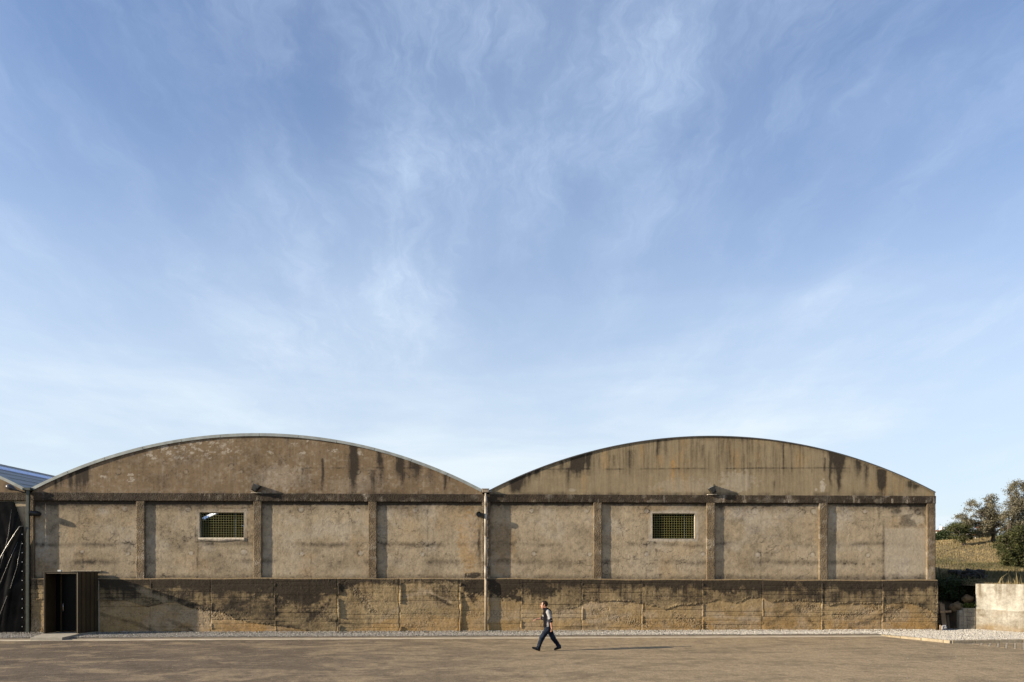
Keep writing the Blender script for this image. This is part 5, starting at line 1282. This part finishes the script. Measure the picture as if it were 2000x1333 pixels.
body = smin(body, legs, .03)
gp = ground_at(1070.2, 1271.6, -.06)
PR = Matrix.Rotation(-YAW, 4, 'Z'); PM = Matrix.Translation(gp)@PR
def person_mesh(name, f, G, m_, parent=None):
    V_, Q_ = surfnet(f, (float(G[0][0,0,0]), float(G[1][0,0,0]), float(G[2][0,0,0])), h)
    me = mesh_np(name, V_, Q_); o = link(name, me, m_, None, True)
    if parent is not None: o.parent = parent
    return o
per = person_mesh('person', body, G, skin_m); per.matrix_world = PM
tag(per, 'man in a black vest, grey shirt and jeans striding left across the asphalt', 'person')
def cloth(name, colr, var=.2, rough=.9):
    m, nt, b = material(name); t = nt.node('ShaderNodeTexCoord').outputs['Object']
    f = nt.noise(t, 9, 4); nt.put(b.inputs['Base Color'], nt.mix(1.0, (*colr, 1), nt.ramp(f, .3, .7, 1-var, 1+var, False), 'MULTIPLY')); b.inputs['Roughness'].default_value = rough; b.inputs['Specular IOR Level'].default_value = .05
    nt.put(b.inputs['Normal'], nt.bump(nt.noise(nt.mapped(t, (1, 1, .5)), 16, 3), .4, .02)); return m
# shirt: torso and rolled sleeves
Gs = grid((-.32, -.36, .74), (.27, .36, 1.52), h)
torso = union([ell(Gs, (-.02, 0, 1.33), (.135, .19, .15)), ell(Gs, (-.012, 0, 1.12), (.138, .178, .26)), ell(Gs, (.0, 0, .90), (.142, .180, .16)), cap(Gs, (-.02, -.17, 1.40), (-.02, .17, 1.40), .06, .06)], .05)
sl = union([cap(Gs, sh_l, el_l, .078, .062), cap(Gs, sh_r, el_r, .078, .062)], .02)
wr_ = .006*np.sin(Gs[2]*70+Gs[0]*30)
shirt = smin(torso, sl+wr_*.6, .03); shirt = np.maximum(shirt, .785-Gs[2])
person_mesh('shirt', shirt, Gs, cloth('grey_shirt', (.26, .255, .25), .12), per)
cf = union([cap(Gs, (el_l[0]-.012, el_l[1]+.004, el_l[2]+.045), (el_l[0]+.004, el_l[1], el_l[2]-.02), .068, .064), cap(Gs, (el_r[0]+.02, el_r[1], el_r[2]+.04), (el_r[0]-.03, el_r[1], el_r[2]-.003), .068, .064)], .01)
M_vest = cloth('black_vest', (.006, .0055, .008), .2)
person_mesh('sleeve_cuff', cf, Gs, cloth('dark_cuff', (.016, .014, .018)), per)
vt = union([torso, cap(Gs, (-.055, 0, 1.42), (-.085, 0, 1.50), .085, .080)], .03)-.016+.004*np.sin(Gs[2]*34+Gs[0]*11)
side_gap = np.maximum(np.abs(Gs[0]-(.005-.10*np.clip(1.1-Gs[2], 0, 1)))-.058, .115-np.abs(Gs[1])); arm_hole = ell(Gs, (.0, -.22, 1.36), (.088, .10, .13)); arm_hole2 = ell(Gs, (.0, .22, 1.36), (.088, .10, .13))
vt = np.maximum(np.maximum(np.maximum(vt, -side_gap), -arm_hole), -arm_hole2)
neck_cut = ell(Gs, (-.11, 0, 1.56), (.075, .065, .085)); vt = np.maximum(np.maximum(vt, -neck_cut), .765-Gs[2])
person_mesh('vest', vt, Gs, M_vest, per)
# jeans
Gj = grid((-.50, -.30, .06), (.56, .30, .90), h)
kl, al = (-.215, yl-.01, .475), (-.345, yl-.01, .115); kr, ar = (.185, yr, .445), (.40, yr, .15)
jn = union([ell(Gj, (.01, 0, .80), (.148, .175, .13)), cap(Gj, (-.01, yl, .78), kl, .112, .086), cap(Gj, kl, al, .084, .072), cap(Gj, (.025, yr, .78), kr, .112, .084), cap(Gj, kr, ar, .083, .070)], .045)
jn = jn+.0045*np.sin(Gj[2]*62+Gj[0]*28)*sst(.35-Gj[2], -.1, .2)+.003*np.sin(Gj[2]*40-Gj[0]*50)
jn = np.maximum(np.maximum(jn, Gj[2]-.86), .075-Gj[2])
jm, nt, b = material('blue_jeans'); t_ = nt.node('ShaderNodeTexCoord').outputs['Object']
nt.put(b.inputs['Base Color'], nt.mix(nt.ramp(nt.noise(t_, 5, 4), .35, .7), (.006, .008, .014, 1), (.020, .028, .043, 1))); b.inputs['Roughness'].default_value = .9; b.inputs['Specular IOR Level'].default_value = .05; nt.put(b.inputs['Normal'], nt.bump(nt.noise(t_, 14, 3), .4, .02))
person_mesh('jeans', jn, Gj, jm, per)
# shoes
M_shoe = cloth('black_shoe', (.010, .010, .011), .2, .5)
for nm, heel, toe, yy in (('l', (-.325, yl-.01, .05), (-.535, yl-.02, .125), 0), ('r', (.425, yr, .105), (.255, yr+.01, .045), 0)):
    lo = (min(heel[0], toe[0])-.12, heel[1]-.12, -.01); hi = (max(heel[0], toe[0])+.14, heel[1]+.12, .30)
    Gh = grid(lo, hi, h); mid = [(heel[i]+toe[i])/2 for i in range(3)]
    ank = al if nm == 'l' else ar
    sh = union([cap(Gh, heel, mid, .047, .050), cap(Gh, mid, toe, .050, .036), cap(Gh, heel, (ank[0], ank[1], ank[2]+.02), .046, .050)], .03)
    d = Vector((toe[0]-heel[0], 0, toe[2]-heel[2])).normalized(); nrm = Vector((-d.z, 0, d.x)); nrm = nrm if nrm.z > 0 else -nrm
    off_ = (Gh[0]-heel[0])*nrm.x+(Gh[2]-heel[2])*nrm.z
    sh = np.maximum(sh, -off_-.040)
    person_mesh('shoe', sh, Gh, M_shoe, per)
# hair
Gq = grid((-.30, -.12, 1.50), (.02, .12, 1.80), .005); h = .005
hr = ell(Gq, (HC[0]+.020, 0, HC[2]+.024), (.116, .090, .116))
face = np.maximum(np.maximum((Gq[0]-(HC[0]-.042)-.25*(Gq[2]-HC[2]-.06)), Gq[2]-(HC[2]+.080)), -(Gq[2]-1.45))     # the face stays clear
low_ = np.maximum(Gq[2]-(HC[2]-.028), (Gq[0]-(HC[0]+.045)))
ear = ell(Gq, (HC[0]+.010, 0, HC[2]-.012), (.026, .2, .034))
hr = np.maximum(np.maximum(np.maximum(hr, -face), -low_), -ear); hr = np.maximum(hr, (HC[2]-.075)-Gq[2])
hr = hr+.004*np.sin(Gq[0]*160+Gq[2]*90)*np.sin(Gq[1]*140)
person_mesh('hair', hr, Gq, cloth('dark_hair', (.018, .012, .009), .3, .6), per)
for s_ in (-1, 1):
    Ge = grid((HC[0]-.115, s_*.033-.02, HC[2]-.02), (HC[0]-.08, s_*.033+.02, HC[2]+.02), .003); h = .003
    person_mesh('eye', ell(Ge, (HC[0]-.095, s_*.033, HC[2]+.002), (.011, .012, .009)), Ge, cloth('dark_eye', (.03, .02, .015), .1, .3), per)
